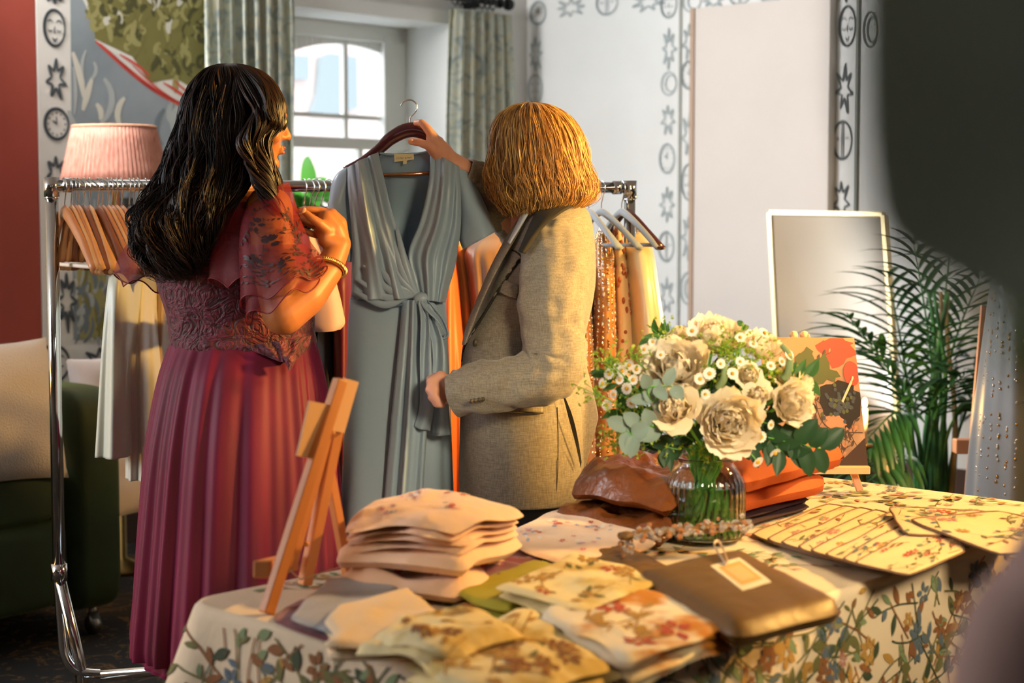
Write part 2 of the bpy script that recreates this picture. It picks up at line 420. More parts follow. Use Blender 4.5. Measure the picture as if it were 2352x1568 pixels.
# ---- painted motifs of the frieze
def star(rn, n=8):
    P = []
    for i in range(2*n):
        a = PI*i/n+rn.uniform(-.08, .08); r = rn.uniform(.8, 1.0) if i % 2 == 0 else rn.uniform(.3, .42)
        P.append((r*math.sin(a), r*math.cos(a)))
    P.append(P[0]); return [[P[i], ((P[i][0]+P[i+1][0])/2, (P[i][1]+P[i+1][1])/2), P[i+1]] for i in range(2*n)]
def circ(r=1, cx=0, cy=0, a0=0, a1=2*PI, n=28, ry=None): return [(cx+r*math.cos(a0+(a1-a0)*i/n), cy+(ry or r)*math.sin(a0+(a1-a0)*i/n)) for i in range(n+1)]
def motif(kind, rn):
    if kind == 'star': return star(rn, rn.choice([7, 8]))
    if kind == 'face': return [circ(.86, ry=1), circ(.9, ry=1.02), circ(.25, -.38, .18, .5, 2.6, 6), circ(.25, .38, .18, .5, 2.6, 6), circ(.2, -.38, .0, 3.6, 5.8, 6), circ(.2, .38, .0, 3.6, 5.8, 6), [(0.02, .1), (-.06, -.25), (.06, -.28)], circ(.22, 0, -.45, 3.5, 5.9, 8), circ(.16, 0, -.62, 3.6, 5.8, 6)]
    if kind == 'clock': return [circ(1), circ(.95)]+[[(.66*math.cos(a*PI/6), .66*math.sin(a*PI/6)), (.8*math.cos(a*PI/6), .8*math.sin(a*PI/6))] for a in range(12)]+[[(0, -.05), (-.02, .5)], [(0, 0), (-.35, .22)], [(0, 0), (-.3, .2)]]
    if kind == 'moon': return [circ(1), circ(.72, .28, 0, 0, 2*PI)]
    if kind == 'ball': return [circ(1), circ(.96), [(-.10, -.95), (-.08, .95)], [(.12, -.95), (.10, .95)], [(-.7, .1), (-.25, .08)], [(.3, .1), (.7, .12)], [(-.5, -.05), (-.5, .2)]]
def put(b, kind, cx, cy, hx, hy, W2, WP, rn, wd=.012, off=.004, m=0):
    s0, z0 = W2(cx-hx, cy); s1_, _ = W2(cx+hx, cy); _, za = W2(cx, cy-hy); _, zb_ = W2(cx, cy+hy)
    cs_, cz = (s0+s1_)/2, (za+zb_)/2; hs = (s1_-s0)/2; hz = (za-zb_)/2
    for pl_ in motif(kind, rn):
        if len(pl_) < 6:
            pl_ = [tuple(pl_[0])]+[((pl_[i][0]+pl_[i+1][0])/2, (pl_[i][1]+pl_[i+1][1])/2) for i in range(len(pl_)-1)]+[tuple(pl_[-1])]
        b.strip([(cs_+x*hs, cz+y*hz) for x, y in pl_], wd*rn.uniform(.8, 1.4)*(.5 if kind in ('face', 'ball', 'clock') and len(pl_) < 20 else 1), lambda s_, z_: WP(s_, z_, off), m)
rn = random.Random(5)
b = MB()
for k, cx, cy, hx, hy in [('star', 120, -20, 25, 35), ('face', 121, 65, 27, 41), ('star', 124, 182, 27, 55), ('clock', 126, 285, 27, 35), ('star', 124, 400, 27, 50), ('star', 150, 690, 26, 75), ('star', 10, 815, 34, 26), ('face', 118, 835, 42, 42), ('star', 225, 832, 46, 40), ('star', -60, 830, 40, 40)]:
    put(b, k, cx, cy, hx, hy, lambda x, y: ww(x, y), WW, rn, .012, off=.014)
b.build('frieze_drawings_left', m_ink, kind='structure', smooth=False)
b = MB()
rows = [('clock', 1237, 30, 18, 26), ('star', 1312, 18, 38, 26), ('ball', 1395, 8, 24, 26), ('star', 1490, 6, 40, 24), ('face', 1537, 10, 20, 30), ('star', 1231, 125, 18, 48), ('face', 1230, 205, 18, 32),
 ('star', 1537, 112, 18, 50), ('moon', 1537, 192, 17, 26), ('star', 1535, 275, 18, 38), ('clock', 1533, 364, 17, 34), ('star', 1533, 470, 18, 46), ('ball', 1531, 566, 17, 34), ('star', 1532, 680, 18, 50), ('face', 1532, 780, 18, 34),
 ('moon', 1590, 5, 20, 22), ('star', 1640, 0, 30, 22), ('clock', 1584, 172, 18, 32), ('star', 1584, 95, 18, 46), ('star', 1584, 310, 20, 62), ('face', 1583, 418, 18, 40), ('star', 1582, 545, 18, 60), ('moon', 1582, 662, 18, 36), ('star', 1582, 780, 18, 50),
 ('ball', 1700, -4, 22, 14), ('star', 1770, -8, 34, 16)]
for k, cx, cy, hx, hy in rows: put(b, k, cx, cy, hx, hy, wr, WR, rn, .010)
b.build('frieze_drawings_right', m_inkL, kind='structure', smooth=False)
b = MB()
for k, cx, cy, hx, hy in [('face', 1949, 60, 21, 45), ('star', 1942, 205, 24, 62), ('ball', 1937, 322, 22, 44), ('star', 1934, 462, 22, 55), ('star', 1945, -30, 25, 40), ('star', 2180, 800, 55, 60), ('star', 2095, 900, 30, 60), ('ball', 2085, 1062, 20, 40), ('star', 2230, 930, 60, 60), ('moon', 2003, 68, 16, 40), ('face', 1932, 590, 20, 45), ('clock', 2300, 840, 60, 60)]:
    put(b, k, cx, cy, hx, hy, wr, WR, rn, .009)
b.build('frieze_drawings_far_right', m_ink, kind='structure', smooth=False)
# panel seams, the tall grey-beige board and border strip
b = MB(); s_, _ = wr(1562, 400); b.bar(WR(s_, 0, .004), WR(s_, CEIL, .004), .012, .014, up=NR); b.build('trim_2', mat('seam_grey', '#a8aaa2', .7), kind='structure', smooth=False)
sa, _ = wr(1606, 400); sb, _ = wr(1918, 400); ztop = wr(1606, 22)[1]
bd = mat('flat_taupe_panel', '#d9cfc6', .75, noise_=(1.2, '#d2c9c0'))
b = MB(); b.bar(WR(sa, ztop/2, .03), WR(sb, ztop/2, .03), .06, ztop); o = b.build('door_1', bd, kind='structure', smooth=False)
b = MB(); b.bar(WR(sa-.012, ztop/2, .034), WR(sa+.012, ztop/2, .034), .07, ztop); b.build('door_edge', mat('edge_shadow_brown', '#b59b86', .8), o, smooth=False)  # side edge of the board, its brown shadow put into the colour
b = MB(); sd, _ = wr(1972, 300); b.bar(WR(sd, 0, .006), WR(sd, CEIL, .006), .012, .02, up=NR); b.build('trim_3', mat('seam_dark', '#7f837c', .7), kind='structure', smooth=False)

# ---- mural on the window wall: grey mountain, olive canopy, red strokes; red wall beyond
def WWo(px, py): return ww(px, py)
m_mgrey = mat('mural_grey', '#8f9699', .85, noise_=(3, '#7c8589')); m_mwhite = mat('mural_white', '#d9d5cb', .85)
m_mol = [mat('mural_olive_a', '#76703c', .85), mat('mural_olive_b', '#4e4c2a', .85), mat('mural_olive_c', '#97905a', .85), mat('mural_grey_light', '#a6aaa7', .85), mat('mural_red', '#c4473a', .85), mat('mural_grey_dark', '#6c767c', .85), mat('mural_cream', '#c9c4b4', .85)]
b = MB()
def poly(pts, m, off):
    P = [WW(*WWo(x, y), off) for x, y in pts]; b.add(P, [tuple(range(len(P)))], m)
# ground of the mural (a thin board on the wall)
sA = WWo(88, 400)[0]; sB = WWo(500, 400)[0]
bb_ = MB(); bb_.bar(WW(sA, 1.6, .005), WW(sB, 1.6, .005), .01, 2.3); bb_.bar(WW(WWo(500, 800)[0], .59, .006), WW(LW, .59, .006), .012, .50)
b.add(bb_.v, bb_.f, 0)
poly([(158, -60), (480, -60), (480, 850), (455, 255), (330, 170), (215, 95), (205, 40)], 0, .0115)
poly([(157, -60), (206, 40), (216, 96), (330, 190), (470, 300), (490, 780), (165, 780)], 1, .012)
poly([(175, -60), (500, -60), (500, 290), (440, 205), (400, 180), (340, 190), (300, 130), (215, 90), (205, 30)], 2, .0125)
rn = random.Random(8)
def brush(px, py, ang, L, w, m, off, curve=.2):
    pts = []
    for k in range(7):
        u = k/6-.5; a = ang+curve*u*2; pts.append((px+math.cos(a)*u*L, py+math.sin(a)*u*L))
    P = [WWo(*p) for p in pts]
    b.strip(P, w, lambda s_, z_: WW(s_, z_, off), m)
for k in range(330):
    x = rn.uniform(200, 500); y = rn.uniform(-50, 205)
    if y > 60+(x-200)*.62+rn.uniform(-12, 12): continue
    brush(x, y, rn.uniform(.9, 2.4), rn.uniform(18, 50), rn.uniform(.012, .03), rn.choice([2, 3, 4, 3, 4, 2]) if rn.random() < .95 else 8, .013+k*1e-6, rn.uniform(-1, 1))
for k in range(150):
    x = rn.uniform(165, 470); y = rn.uniform(20, 760)
    if y < 110+(x-165)*.62: continue
    brush(x, y, rn.uniform(1.1, 1.9), rn.uniform(40, 130), rn.uniform(.012, .035), rn.choice([7, 7, 6, 8]), .0128+k*1e-6, rn.uniform(-.5, .5))
for (pts, w) in [([(215, 95), (260, 135), (320, 185), (380, 225), (455, 262)], .02), ([(225, 100), (275, 145), (330, 195), (400, 232), (458, 258)], .01), ([(270, 125), (310, 150), (340, 175)], .012), ([(370, 190), (410, 215), (450, 250)], .014), ([(395, 185), (440, 225), (470, 250)], .012), ([(300, 150), (360, 205), (430, 250)], .008)]:
    pp = [catmull(pts, k/12) for k in range(13)]; b.strip([WWo(*p) for p in pp], w, lambda s_, z_: WW(s_, z_, .0145), 5)
# mural panel behind the rack (lower olive figure shapes)
poly([(172, 600), (262, 600), (262, 770), (180, 778)], 4, .0135)
for k in range(40): brush(rn.uniform(185, 255), rn.uniform(610, 765), rn.uniform(1.1, 2.0), rn.uniform(30, 80), rn.uniform(.012, .03), rn.choice([2, 4, 6, 7]), .0138+k*1e-6, .3)
b.build('mural', [m_mwhite, m_mgrey, m_mol[0], m_mol[1], m_mol[2], m_mol[4], m_mol[5], m_mol[3], m_mol[6]], smooth=False, kind='structure')
# wall area painted red left of the mural
b = MB(); zr0 = ww(45, 786)[1]; b.bar(WW(WWo(86, 400)[0], (zr0+2.74)/2, .004), WW(WWo(-130, 400)[0], (zr0+2.74)/2, .004), .008, 2.74-zr0); b.build('red_wall_panel', m_red, kind='structure', smooth=False)
b = MB(); b.bar(WW(WWo(272, 700)[0], 1.05, .03), WW(WWo(272, 700)[0]-.05, 1.05, .03), .05, .8); b.build('trim_4', mat('near_black_trim', '#2b2926', .6), kind='structure', smooth=False)

# ---- curtains, pole and rings
t = NT('curtain_fabric'); co = t.coord(scale=(1, 1, 1)); n1 = t.n('ShaderNodeTexNoise'); n1.inputs['Scale'].default_value = 14; n1.inputs['Detail'].default_value = 2; n1.inputs['Distortion'].default_value = 1.6; t.l(co, n1.inputs[0])
t.l(t.ramp(n1.outputs[0], [(.32, '#bccac2'), (.44, '#d2d6c8'), (.50, '#d6cfae'), (.56, '#bfc9bf'), (.66, '#959f9b')]), t.p.inputs['Base Color']); t.p.inputs['Roughness'].default_value = .8
tr = t.n('ShaderNodeBsdfTranslucent'); tr.inputs[0].default_value = (*lin('#b4bda6'), 1); mx = t.n('ShaderNodeMixShader'); mx.inputs[0].default_value = .25
t.l(t.p.outputs[0], mx.inputs[1]); t.l(tr.outputs[0], mx.inputs[2]); t.l(mx.outputs[0], t.out.inputs[0]); m_curt = t.mat
zpole = ww(1150, 16)[1]
POFF = .10
m_pole = mat('dark_iron', '#2a2c2d', .4, metal=.6)
def pole_s(px): return ww(px, 20, POFF)[0]
pr = thing('curtain_pole', 'dark metal curtain pole with ball end across the window top', 'curtain pole', WW(pole_s(1165), zpole, POFF))
b = MB(); b.tube([WW(pole_s(1165), zpole, POFF), WW(pole_s(430), zpole, POFF)], .017, 12); b.build('rod', m_pole, pr)
b = MB(); b.ell(WW(pole_s(1168), zpole, POFF), .032, 16); b.tube([WW(pole_s(1150), zpole, POFF), WW(pole_s(1146), zpole, POFF)], .026, 12); b.build('finial', m_pole, pr)
b = MB(); b.bar(WW(pole_s(1100), zpole-.02, 0), WW(pole_s(1100), zpole-.02, POFF), .02, .03); b.build('bracket', m_pole, pr)
ring = thing('curtain_ring', 'dark metal curtain ring on the pole', 'curtain ring', (0, 0, 0), group='curtain rings on the pole')
b = MB(); b.tube([(0+.026*math.cos(a*PI/8)*NW.x, .026*math.cos(a*PI/8)*NW.y, .026*math.sin(a*PI/8)) for a in range(17)], .0035, 6, cap=False); b.build('ring', m_pole, ring)
b = MB(); b.tube([(0, 0, -.026), (0, 0, -.05)], .002, 6); b.build('eye', m_pole, ring)
def ctube(b, sc, sw, ztop_, zbot, nf, off, amp, seed, tp=.85):
    rn = random.Random(seed); ph = [rn.uniform(0, 6) for _ in range(4)]
    def f(u, v):
        w = sw*(tp+(1-tp)*v**.6+.06*math.sin(v*5+ph[0])); s_ = sc+(u-.5)*2*w
        a = amp*(.6+.4*v); o = off+a*math.sin(u*nf*2*PI+ph[1]+.5*math.sin(v*4))+.3*a*math.sin(u*nf*4.3*PI+ph[2])
        return WW(s_+.02*math.sin(u*nf*4*PI+ph[3]), ztop_+(zbot-ztop_)*v, o)
    b.grid(f, nf*14, 30)
cr0, cr1 = ww(1186, 250, .1)[0], ww(1026, 250, .1)[0]
b = MB(); ctube(b, (cr0+cr1)/2, (cr1-cr0)/2, zpole-.055, .06, 6, .10, .030, 2); b.build('curtain', m_curt, solid=.003, label='patterned sage curtain right of the window beside the corner', cat='curtain')
cl0, cl1 = ww(672, 250, .1)[0], ww(478, 250, .1)[0]
b = MB(); ctube(b, (cl0+cl1)/2, (cl1-cl0)/2, zpole-.055, .06, 7, .10, .034, 4, .95); b.build('curtain', m_curt, solid=.003, label='patterned sage curtain left of the window beside the mural', cat='curtain')
ringpos = [1046, 1058, 1068, 1078, 1090, 1108, 1120, 1132]
for i, px in enumerate(ringpos+[500, 530, 560, 590, 620, 650]):
    dup(ring, WW(pole_s(px), zpole-.008, POFF), label='dark curtain ring carrying the right curtain' if i < len(ringpos) else 'dark curtain ring carrying the left curtain')
for c in list(ring.children): bpy.data.objects.remove(c)
bpy.data.objects.remove(ring)

# ================================================================== SOFA, LAMP, MIRROR, PALM
m_velvet = mat('green_velvet', '#2a3a1e', .75, sheen=.35, sheentint='#8a9a5a', noise_=(3, '#1f2b16'))
m_boucle = mat('boucle', '#d3c9c0', .95, sheen=.5, bump=(220, .9, .01))
def rbox(b, c, sx, sy, sz, ax, r=.05, m=0, n=10, puff=0):
    """rounded box, ax = (X, Y) horizontal axes"""
    X, Y = ax; c = Vector(c)
    def f(u, v):
        a = 2*PI*u; ph = PI*(v-.5)
        def sg(x, p): return math.copysign(abs(x)**p, x)
        p = .22
        x = sg(math.cos(ph), p)*sg(math.cos(a), p); y = sg(math.cos(ph), p)*sg(math.sin(a), p); z = sg(math.sin(ph), p)
        k = puff*(1-min(1, x*x))*(1-min(1, y*y))
        return c+X*x*sx/2+Y*y*sy/2+UP*(z*sz/2*(1+k))
    b.grid(f, 64, 32, cu=True, m=m)
def cushion(b, c, sx, sz, th, X, N, tilt=0, m=0):
    """square cushion: X width axis, N thickness axis"""
    V_ = (UP*math.cos(tilt)-N*math.sin(tilt)); Nn = X.cross(V_)
    def side(sgn):
        def f(u, v):
            x = 2*u-1; y = 2*v-1
            k = ((1-abs(x)**2.5)*(1-abs(y)**2.5)); k = max(k, 0)**.45
            ins = 1-.07*(1-abs(y)**2)*abs(x)**3; ins2 = 1-.07*(1-abs(x)**2)*abs(y)**3
            w = .006*nz(x*3, y*3, sgn)
            return c+X*(x*ins*sx/2)+V_*(y*ins2*sz/2)+Nn*(sgn*(th/2*k+w*k))
        return f
    b.grid(side(1), 26, 26, m=m); b.grid(side(-1), 26, 26, m=m)
# sofa along the window wall at the left; its right arm shows between rack post and gowns
armF = WF(292, 1452, 0.0)                       # floor point under the front of the arm
AX = (EW, NW)
sofa = thing('sofa', 'dark green velvet sofa with high square arm behind the clothes rack post', 'sofa', armF)
aw = .17; dp = .86
P0 = armF-EW*aw/2-NW*dp/2
b = MB(); rbox(b, P0+UP*.45, aw, dp, .74, AX); b.build('arm', m_velvet, sofa)
b = MB(); rbox(b, P0-EW*(aw/2+.85)+UP*.26, 1.72, dp, .30, AX); b.build('base', m_velvet, sofa)
b = MB(); rbox(b, P0-EW*(aw/2+.85)+NW*.02+UP*.48, 1.70, dp-.08, .17, AX, puff=.15); b.build('seat_cushion', m_velvet, sofa)
b = MB(); rbox(b, P0-EW*(aw/2+.85)-NW*(dp/2-.09)+UP*.55, 1.72, .2, .62, AX); b.build('backrest', m_velvet, sofa)
cst = mat('steel_caster', '#9b9c9a', .3, metal=.9)
for k, (du, dn) in enumerate([(0, .36), (0, -.36), (-1.7, .36), (-1.7, -.36)]):
    b = MB(); p = P0+EW*du+NW*dn; b.tube([p+UP*.10, p+UP*.055], .014, 8)
    b.tube([p+UP*.032-EW*.012, p+UP*.032+EW*.012], .032, 18); b.bar(p+UP*.075, p+UP*.03+NW*.02, .04, .005); b.build('caster', cst, sofa)
cu = mat('grey_linen_cushion', '#b9aca6', .9, sheen=.3)
b = MB(); cushion(b, W(-28, 950, 5.25), .50, .46, .20, EW, NW, .25); b.build('cushion', m_boucle, label='large cream boucle cushion on the green sofa seat', cat='cushion')
# second green armchair past the arm
ac = thing('armchair', 'green velvet armchair behind the sofa arm and the pale gown', 'armchair', WF(330, 1380, 0))
pc = WF(345, 1380, 0)+EW*.56+NW*.30
b = MB(); rbox(b, pc+UP*.26-NW*.25, .75, .75, .34, AX); b.build('seat', m_velvet, ac)
b = MB(); rbox(b, pc+UP*.55-NW*.58, .75, .18, .6, AX); b.build('backrest', m_velvet, ac)
b = MB(); cushion(b, W(330, 1075, 5.95), .36, .32, .13, EW, NW, .3); b.build('cushion', cu, label='grey linen cushion on the armchair below the pale gown', cat='cushion')
b = MB(); cushion(b, W(250, 905, 6.0), .30, .28, .11, EW, NW, .3); b.build('cushion', cu, label='small cushion peeping over the green sofa arm', cat='cushion')

# ---- lamp with pink gathered shade
t = NT('pink_pleated_shade'); co = t.coord('UV')
t.p.inputs['Base Color'].default_value = (*lin('#d79a8c'), 1); t.p.inputs['Roughness'].default_value = .9
tc = t.coord(scale=(60, 60, 3)); n1 = t.n('ShaderNodeTexNoise'); n1.inputs['Scale'].default_value = 2.2; t.l(tc, n1.inputs[0])
t.l(t.ramp(n1.outputs[0], [(.3, '#b5745f'), (.7, '#cf9783')]), t.p.inputs['Base Color']); t.bump(n1.outputs[0], .4, .01); m_shade = t.mat
DL = 6.55
lt = W(272, 292, DL); lb = W(265, 425, DL); rt = (W(372, 300, DL)-W(185, 288, DL)).length/2; rb = (W(395, 425, DL)-W(146, 425, DL)).length/2
lamp = thing('table_lamp', 'lamp with pink gathered fabric shade behind the rack rail', 'lamp', Vector((lb.x, lb.y, 0)))
def pleat(r, a, z): return r+.0018*math.sin(a*150)+.001*math.sin(a*71)
b = MB(); H = lt.z-lb.z
b.grid(lambda u, v: Vector((lb.x, lb.y, lb.z))+Vector(((pleat(rb+(rt-rb)*v, 2*PI*u, 0))*math.cos(2*PI*u), (pleat(rb+(rt-rb)*v, 2*PI*u, 0))*math.sin(2*PI*u), H*v)), 600, 4, cu=True); b.build('lamp_shade', m_shade, lamp, solid=.002)
b = MB()
for z, r in ((lt.z, rt), (lb.z, rb)): b.tube([(lb.x+r*math.cos(a*PI/24), lb.y+r*math.sin(a*PI/24), z) for a in range(49)], .006, 6)
b.build('shade_trim', mat('shade_tape', '#c99070', .8), lamp)
b = MB(); b.lathe([(0, 0), (.14, 0), (.14, .02), (.02, .05), (.016, lb.z+.02), (0, lb.z+.02)], (lb.x, lb.y, 0), 24); b.build('stand', mat('brass_dark', '#7d6438', .35, metal=.9), lamp)
b = MB(); b.ell((lb.x, lb.y, lb.z+.1), .035, 14); b.build('bulb', mat('opal_bulb', '#f3ede2', .3), lamp)

# ---- leaning mirror
mt = [W(1768, 488, 7.0), W(2031, 492, 6.68), W(2078, 1262, 6.46), W(1806, 1245, 6.78)]
mroot = thing('mirror', 'tall mirror with slim pale brass frame leaning on the right wall', 'mirror', (mt[3]+mt[2])/2)
nn_ = (mt[1]-mt[0]).cross(mt[3]-mt[0]).normalized()
if nn_.y > 0: nn_ = -nn_

b = MB(); b.add(mt, [(0, 1, 2, 3)]); b.build('mirror_glass', mat('silvered_glass', '#cfcac0', .07, metal=1), mroot, smooth=False)
b = MB()
for i in range(4): b.bar(mt[i]-nn_*.008, mt[(i+1) % 4]-nn_*.008, .022, .035, up=nn_)
b.build('frame', mat('pale_brass', '#e2cf9c', .35, metal=.5), mroot, smooth=False, bevel=.003)
b = MB(); b.add([p-nn_*.02 for p in mt], [(0, 1, 2, 3)]); b.build('backing', mat('backing', '#6b5a45', .9), mroot, smooth=False)

# ---- palm in a pot
m_palm = mat('palm_leaf', '#2c5a2b', .45, translucent=.15, noise_=(6, '#1c4420')); m_palmstem = mat('palm_stem', '#3f7a3c', .5, noise_=(12, '#2b5a2c', .4, .6))
pb = WF(2130, 1215, 0); pb = W(2125, 1260, 6.1); pb.z = 0
palm = thing('potted_palm', 'green palm with many slim stems standing at the right wall', 'palm', pb)
b = MB(); b.lathe([(0, 0), (.15, 0), (.19, .30), (.175, .30), (.14, .04), (0, .26)], pb, 28); b.build('pot', mat('dark_planter', '#3a3330', .7), palm)
def frond(base, tip, sag, nl, ll, wl, stem_from=.35, seed=0):
    rn = random.Random(seed); bs = MB(); bl = MB(); base = Vector(base); tip = Vector(tip)
    def P(t): return base+(tip-base)*t+UP*(sag*4*t*(1-t))+Vector((0, 0, 0))
    def P2(t):
        a = Vector((base.x+(tip.x-base.x)*t**1.7, base.y+(tip.y-base.y)*t**1.7, base.z+(tip.z-base.z)*t+sag*math.sin(PI*t)**1.2)); return a
    path = [P2(k/16) for k in range(17)]
    bs.tube(path, [.009-.007*k/16 for k in range(17)], 7)
    for k in range(nl):
        t = stem_from+(1-stem_from)*k/(nl-1); p = P2(t); d = (P2(min(t+.02, 1))-P2(t-.02)).normalized(); sd = d.cross(UP).normalized()
        L = ll*math.sin(PI*(.18+.72*(k/(nl-1))))**.7
        for sgn in (1, -1):
            dd = d*.75+sd*sgn*(.75)+Vector((0, 0, rn.uniform(-.15, .1)))
            leafgrid(bl, p, dd, UP, L*rn.uniform(.85, 1.1), wl, droop=rn.uniform(.25, .6), n=7, fold=.25)
    return bs, bl
stm = []
fr_specs = [((2128, 1130), (1955, 735, 6.0), .05), ((2130, 1130), (1985, 1010, 5.9), .22), ((2130, 1130), (1975, 1120, 5.7), .16), ((2150, 1130), (2100, 560, 6.2), .02), ((2150, 1130), (2250, 640, 6.3), .08), ((2140, 1130), (2190, 520, 6.4), .03), ((2160, 1130), (2330, 830, 6.3), .12), ((2120, 1130), (2040, 640, 6.3), .03), ((2150, 1130), (2280, 960, 6.0), .18), ((2110, 1130), (2060, 800, 5.9), .05), ((2150, 1130), (2160, 760, 5.8), .02), ((2120, 1130), (2215, 860, 5.8), .12)]
for k, ((bx, by), (tx, ty, td), sag) in enumerate(fr_specs):
    base = Vector((pb.x+(bx-2130)/640+.02*math.cos(k*2.1), pb.y+.05*math.sin(k*2.1), .28))
    bs, bl = frond(base, W(tx, ty, td), sag, 11, .34, .028, .5, k)
    o = bs.build('stem', m_palmstem, palm); bl.build('leaflets', m_palm, o)
for k in range(6):
    b = MB(); x0 = pb.x+rnd(-.09, .09); y0 = pb.y+rnd(-.06, .06); path = [Vector((x0+.03*math.sin(j*.5+k)*j/10, y0, .28+j*.075)) for j in range(12)]
    b.tube(path, [.013-.0006*j for j in range(12)], 8); b.build('cane', m_palmstem if k % 3 else mat('dry_cane', '#a08a5c', .7), palm)
# small glowing candle lantern
cp_ = W(1986, 925, 5.9)

# ================================================================== TABLE AND CLOTH
TA = WF(430, 1378, .75); TB = WF(1170, 1572, .75)
e2 = (TB-TA); TWD = e2.length; e2.normalize(); e1 = Vector((-e2.y, e2.x, 0)); TL = 1.84; TZ = .75
def TP(a, c, z=TZ): return Vector((TA.x, TA.y, 0))+e1*a+e2*c+UP*z       # a along, c across
def tc_(p): d = Vector((p.x-TA.x, p.y-TA.y, 0)); return d.dot(e1), d.dot(e2)
m_cloth = mat('cream_printed_cotton', '#e0ccae', .85, bump=(60, .15, .01))
PR = [mat('print_olive', '#6d6a3c', .85), mat('print_brown', '#8a5a34', .85), mat('print_slate', '#5d6b76', .85), mat('print_pink', '#b98378', .85), mat('print_ochre', '#b48a45', .85), mat('print_green', '#7f9068', .85), mat('print_red', '#b5503a', .85), mat('print_darkgreen', '#3f4a34', .85)]
RC = .06
def edge(u):
    """closed outline of the table top, u in 0..1 -> a,c, outward normal"""
    P = []; L1 = TL-2*RC; L2 = TWD-2*RC; q = RC*PI/2; tot = 2*L1+2*L2+4*q; x = (u % 1)*tot
    segs = [((RC, TWD), (1, 0), L1), ('c', (TL-RC, TWD-RC), PI/2, q), ((TL, TWD-RC), (0, -1), L2), ('c', (TL-RC, RC), 0, q), ((TL-RC, 0), (-1, 0), L1), ('c', (RC, RC), -PI/2, q), ((0, RC), (0, 1), L2), ('c', (RC, TWD-RC), -PI, q)]
    for s_ in segs:
        L = s_[-1]
        if x <= L or s_ is segs[-1]:
            if s_[0] == 'c':
                a = s_[2]-(x/L)*PI/2; return s_[1][0]+RC*math.cos(a), s_[1][1]+RC*math.sin(a), (math.cos(a), math.sin(a)), 1
            (px_, py_), d, _ = s_; n_ = (-d[1], d[0]); return px_+d[0]*x, py_+d[1]*x, n_, 0
        x -= L
TOT = 2*(TL-2*RC)+2*(TWD-2*RC)+4*RC*PI/2
def drape(u, t, off=0):
    """t metres down from the top edge"""
    a, c, n_, corner = edge(u); r = .012
    s_ = u*TOT
    if t < r*1.57: ang = t/r; o = r*math.sin(ang); z = TZ-r*(1-math.cos(ang))
    else: o = r; z = TZ-r-(t-r*1.57)
    k = min(max((t-.03)/.6, 0), 1)
    o += k*(.035+.016*math.sin(s_*17+1.3*math.sin(s_*3.1))+.010*math.sin(s_*29+t*2))
    # corner folds
    for uc in (0, (TL-2*RC+RC*PI/4)/TOT, (TL+TWD-4*RC+RC*PI*.75)/TOT, (2*TL+TWD-6*RC+RC*PI*1.25)/TOT, (2*TL+2*TWD-8*RC+RC*PI*1.75)/TOT, 1):
        d = (s_-uc*TOT)
        if uc not in (0, 1): o += min(max((t-.01)/.32, 0), 1.3)*.115*math.exp(-(d/.06)**2)
    o += off
    return TP(a+n_[0]*o, c+n_[1]*o, z)
b = MB()
NU = 560
b.grid(lambda u, v: drape(u, .70*v**1.3), NU, 40, cu=True)
def topf(u, v):
    a, c, n_, _ = edge(u); ca, cc = TL/2, TWD/2; k = 1-v
    A = ca+(a-ca)*k; C = cc+(c-cc)*k
    return TP(A, C, TZ+.0015*nz(A*6, C*6)*(1 if v > .05 else 0))
b.grid(topf, NU, 10, cu=True)
# printed pattern: vines, leaves and flowers
rn = random.Random(21)
def leafpts(x, y, a, L, w):
    return [(x+math.cos(a)*L*t-math.sin(a)*w*math.sin(PI*t)*s_, y+math.sin(a)*L*t+math.cos(a)*w*math.sin(PI*t)*s_) for s_, ts in ((1, [i/5 for i in range(6)]), (-1, [i/5 for i in range(4, 0, -1)])) for t in ts]
def add_leaf(b, x, y, a, L, w, m, mf, n=3):
    # filled leaf as a strip following the surface
    k = 6; vs = []
    for i in range(k+1):
        t = i/k; ww_ = w*math.sin(PI*min(t+.02, 1))**.8+.0004
        cx, cy = x+math.cos(a)*L*t, y+math.sin(a)*L*t
        vs += [mf(cx-math.sin(a)*ww_, cy+math.cos(a)*ww_), mf(cx+math.sin(a)*ww_, cy-math.cos(a)*ww_)]
    b.add(vs, [(2*i, 2*i+1, 2*i+3, 2*i+2) for i in range(k)], m)
def vine(b, x, y, a, L, mf, rn, inside, sc=1, base=1, cols=(1, 2, 3, 4, 5, 6, 8)):
    pts = []; st = .012*sc; turn = rn.uniform(-2.5, 2.5)
    for k in range(int(L/st)):
        if not inside(x, y): break
        pts.append((x, y)); a += turn*st/sc*2+rn.uniform(-.1, .1)
        if rn.random() < .04: turn = -turn
        x += math.cos(a)*st; y += math.sin(a)*st
        if k % 3 == 1:
            sg = rn.choice((-1, 1)); LL = rn.uniform(.018, .036)*sc; ex, ey = x+math.cos(a+sg*.9)*LL, y+math.sin(a+sg*.9)*LL
            if inside(ex, ey): add_leaf(b, x, y, a+sg*rn.uniform(.6, 1.2), LL, LL*rn.uniform(.16, .28), rn.choice(cols), mf)
    if len(pts) > 3: b.strip(pts, .0028*sc, mf, base, taper=False)
def flower(b, x, y, r, m, mf, rn, inside, n=None):
    n = n or rn.choice([5, 6, 7]); a0 = rn.uniform(0, 6)
    for k in range(n):
        a = a0+2*PI*k/n
        if inside(x+math.cos(a)*r, y+math.sin(a)*r): add_leaf(b, x+math.cos(a)*r*.2, y+math.sin(a)*r*.2, a+rn.uniform(-.15, .15), r*.85, r*.24, m, mf)
    
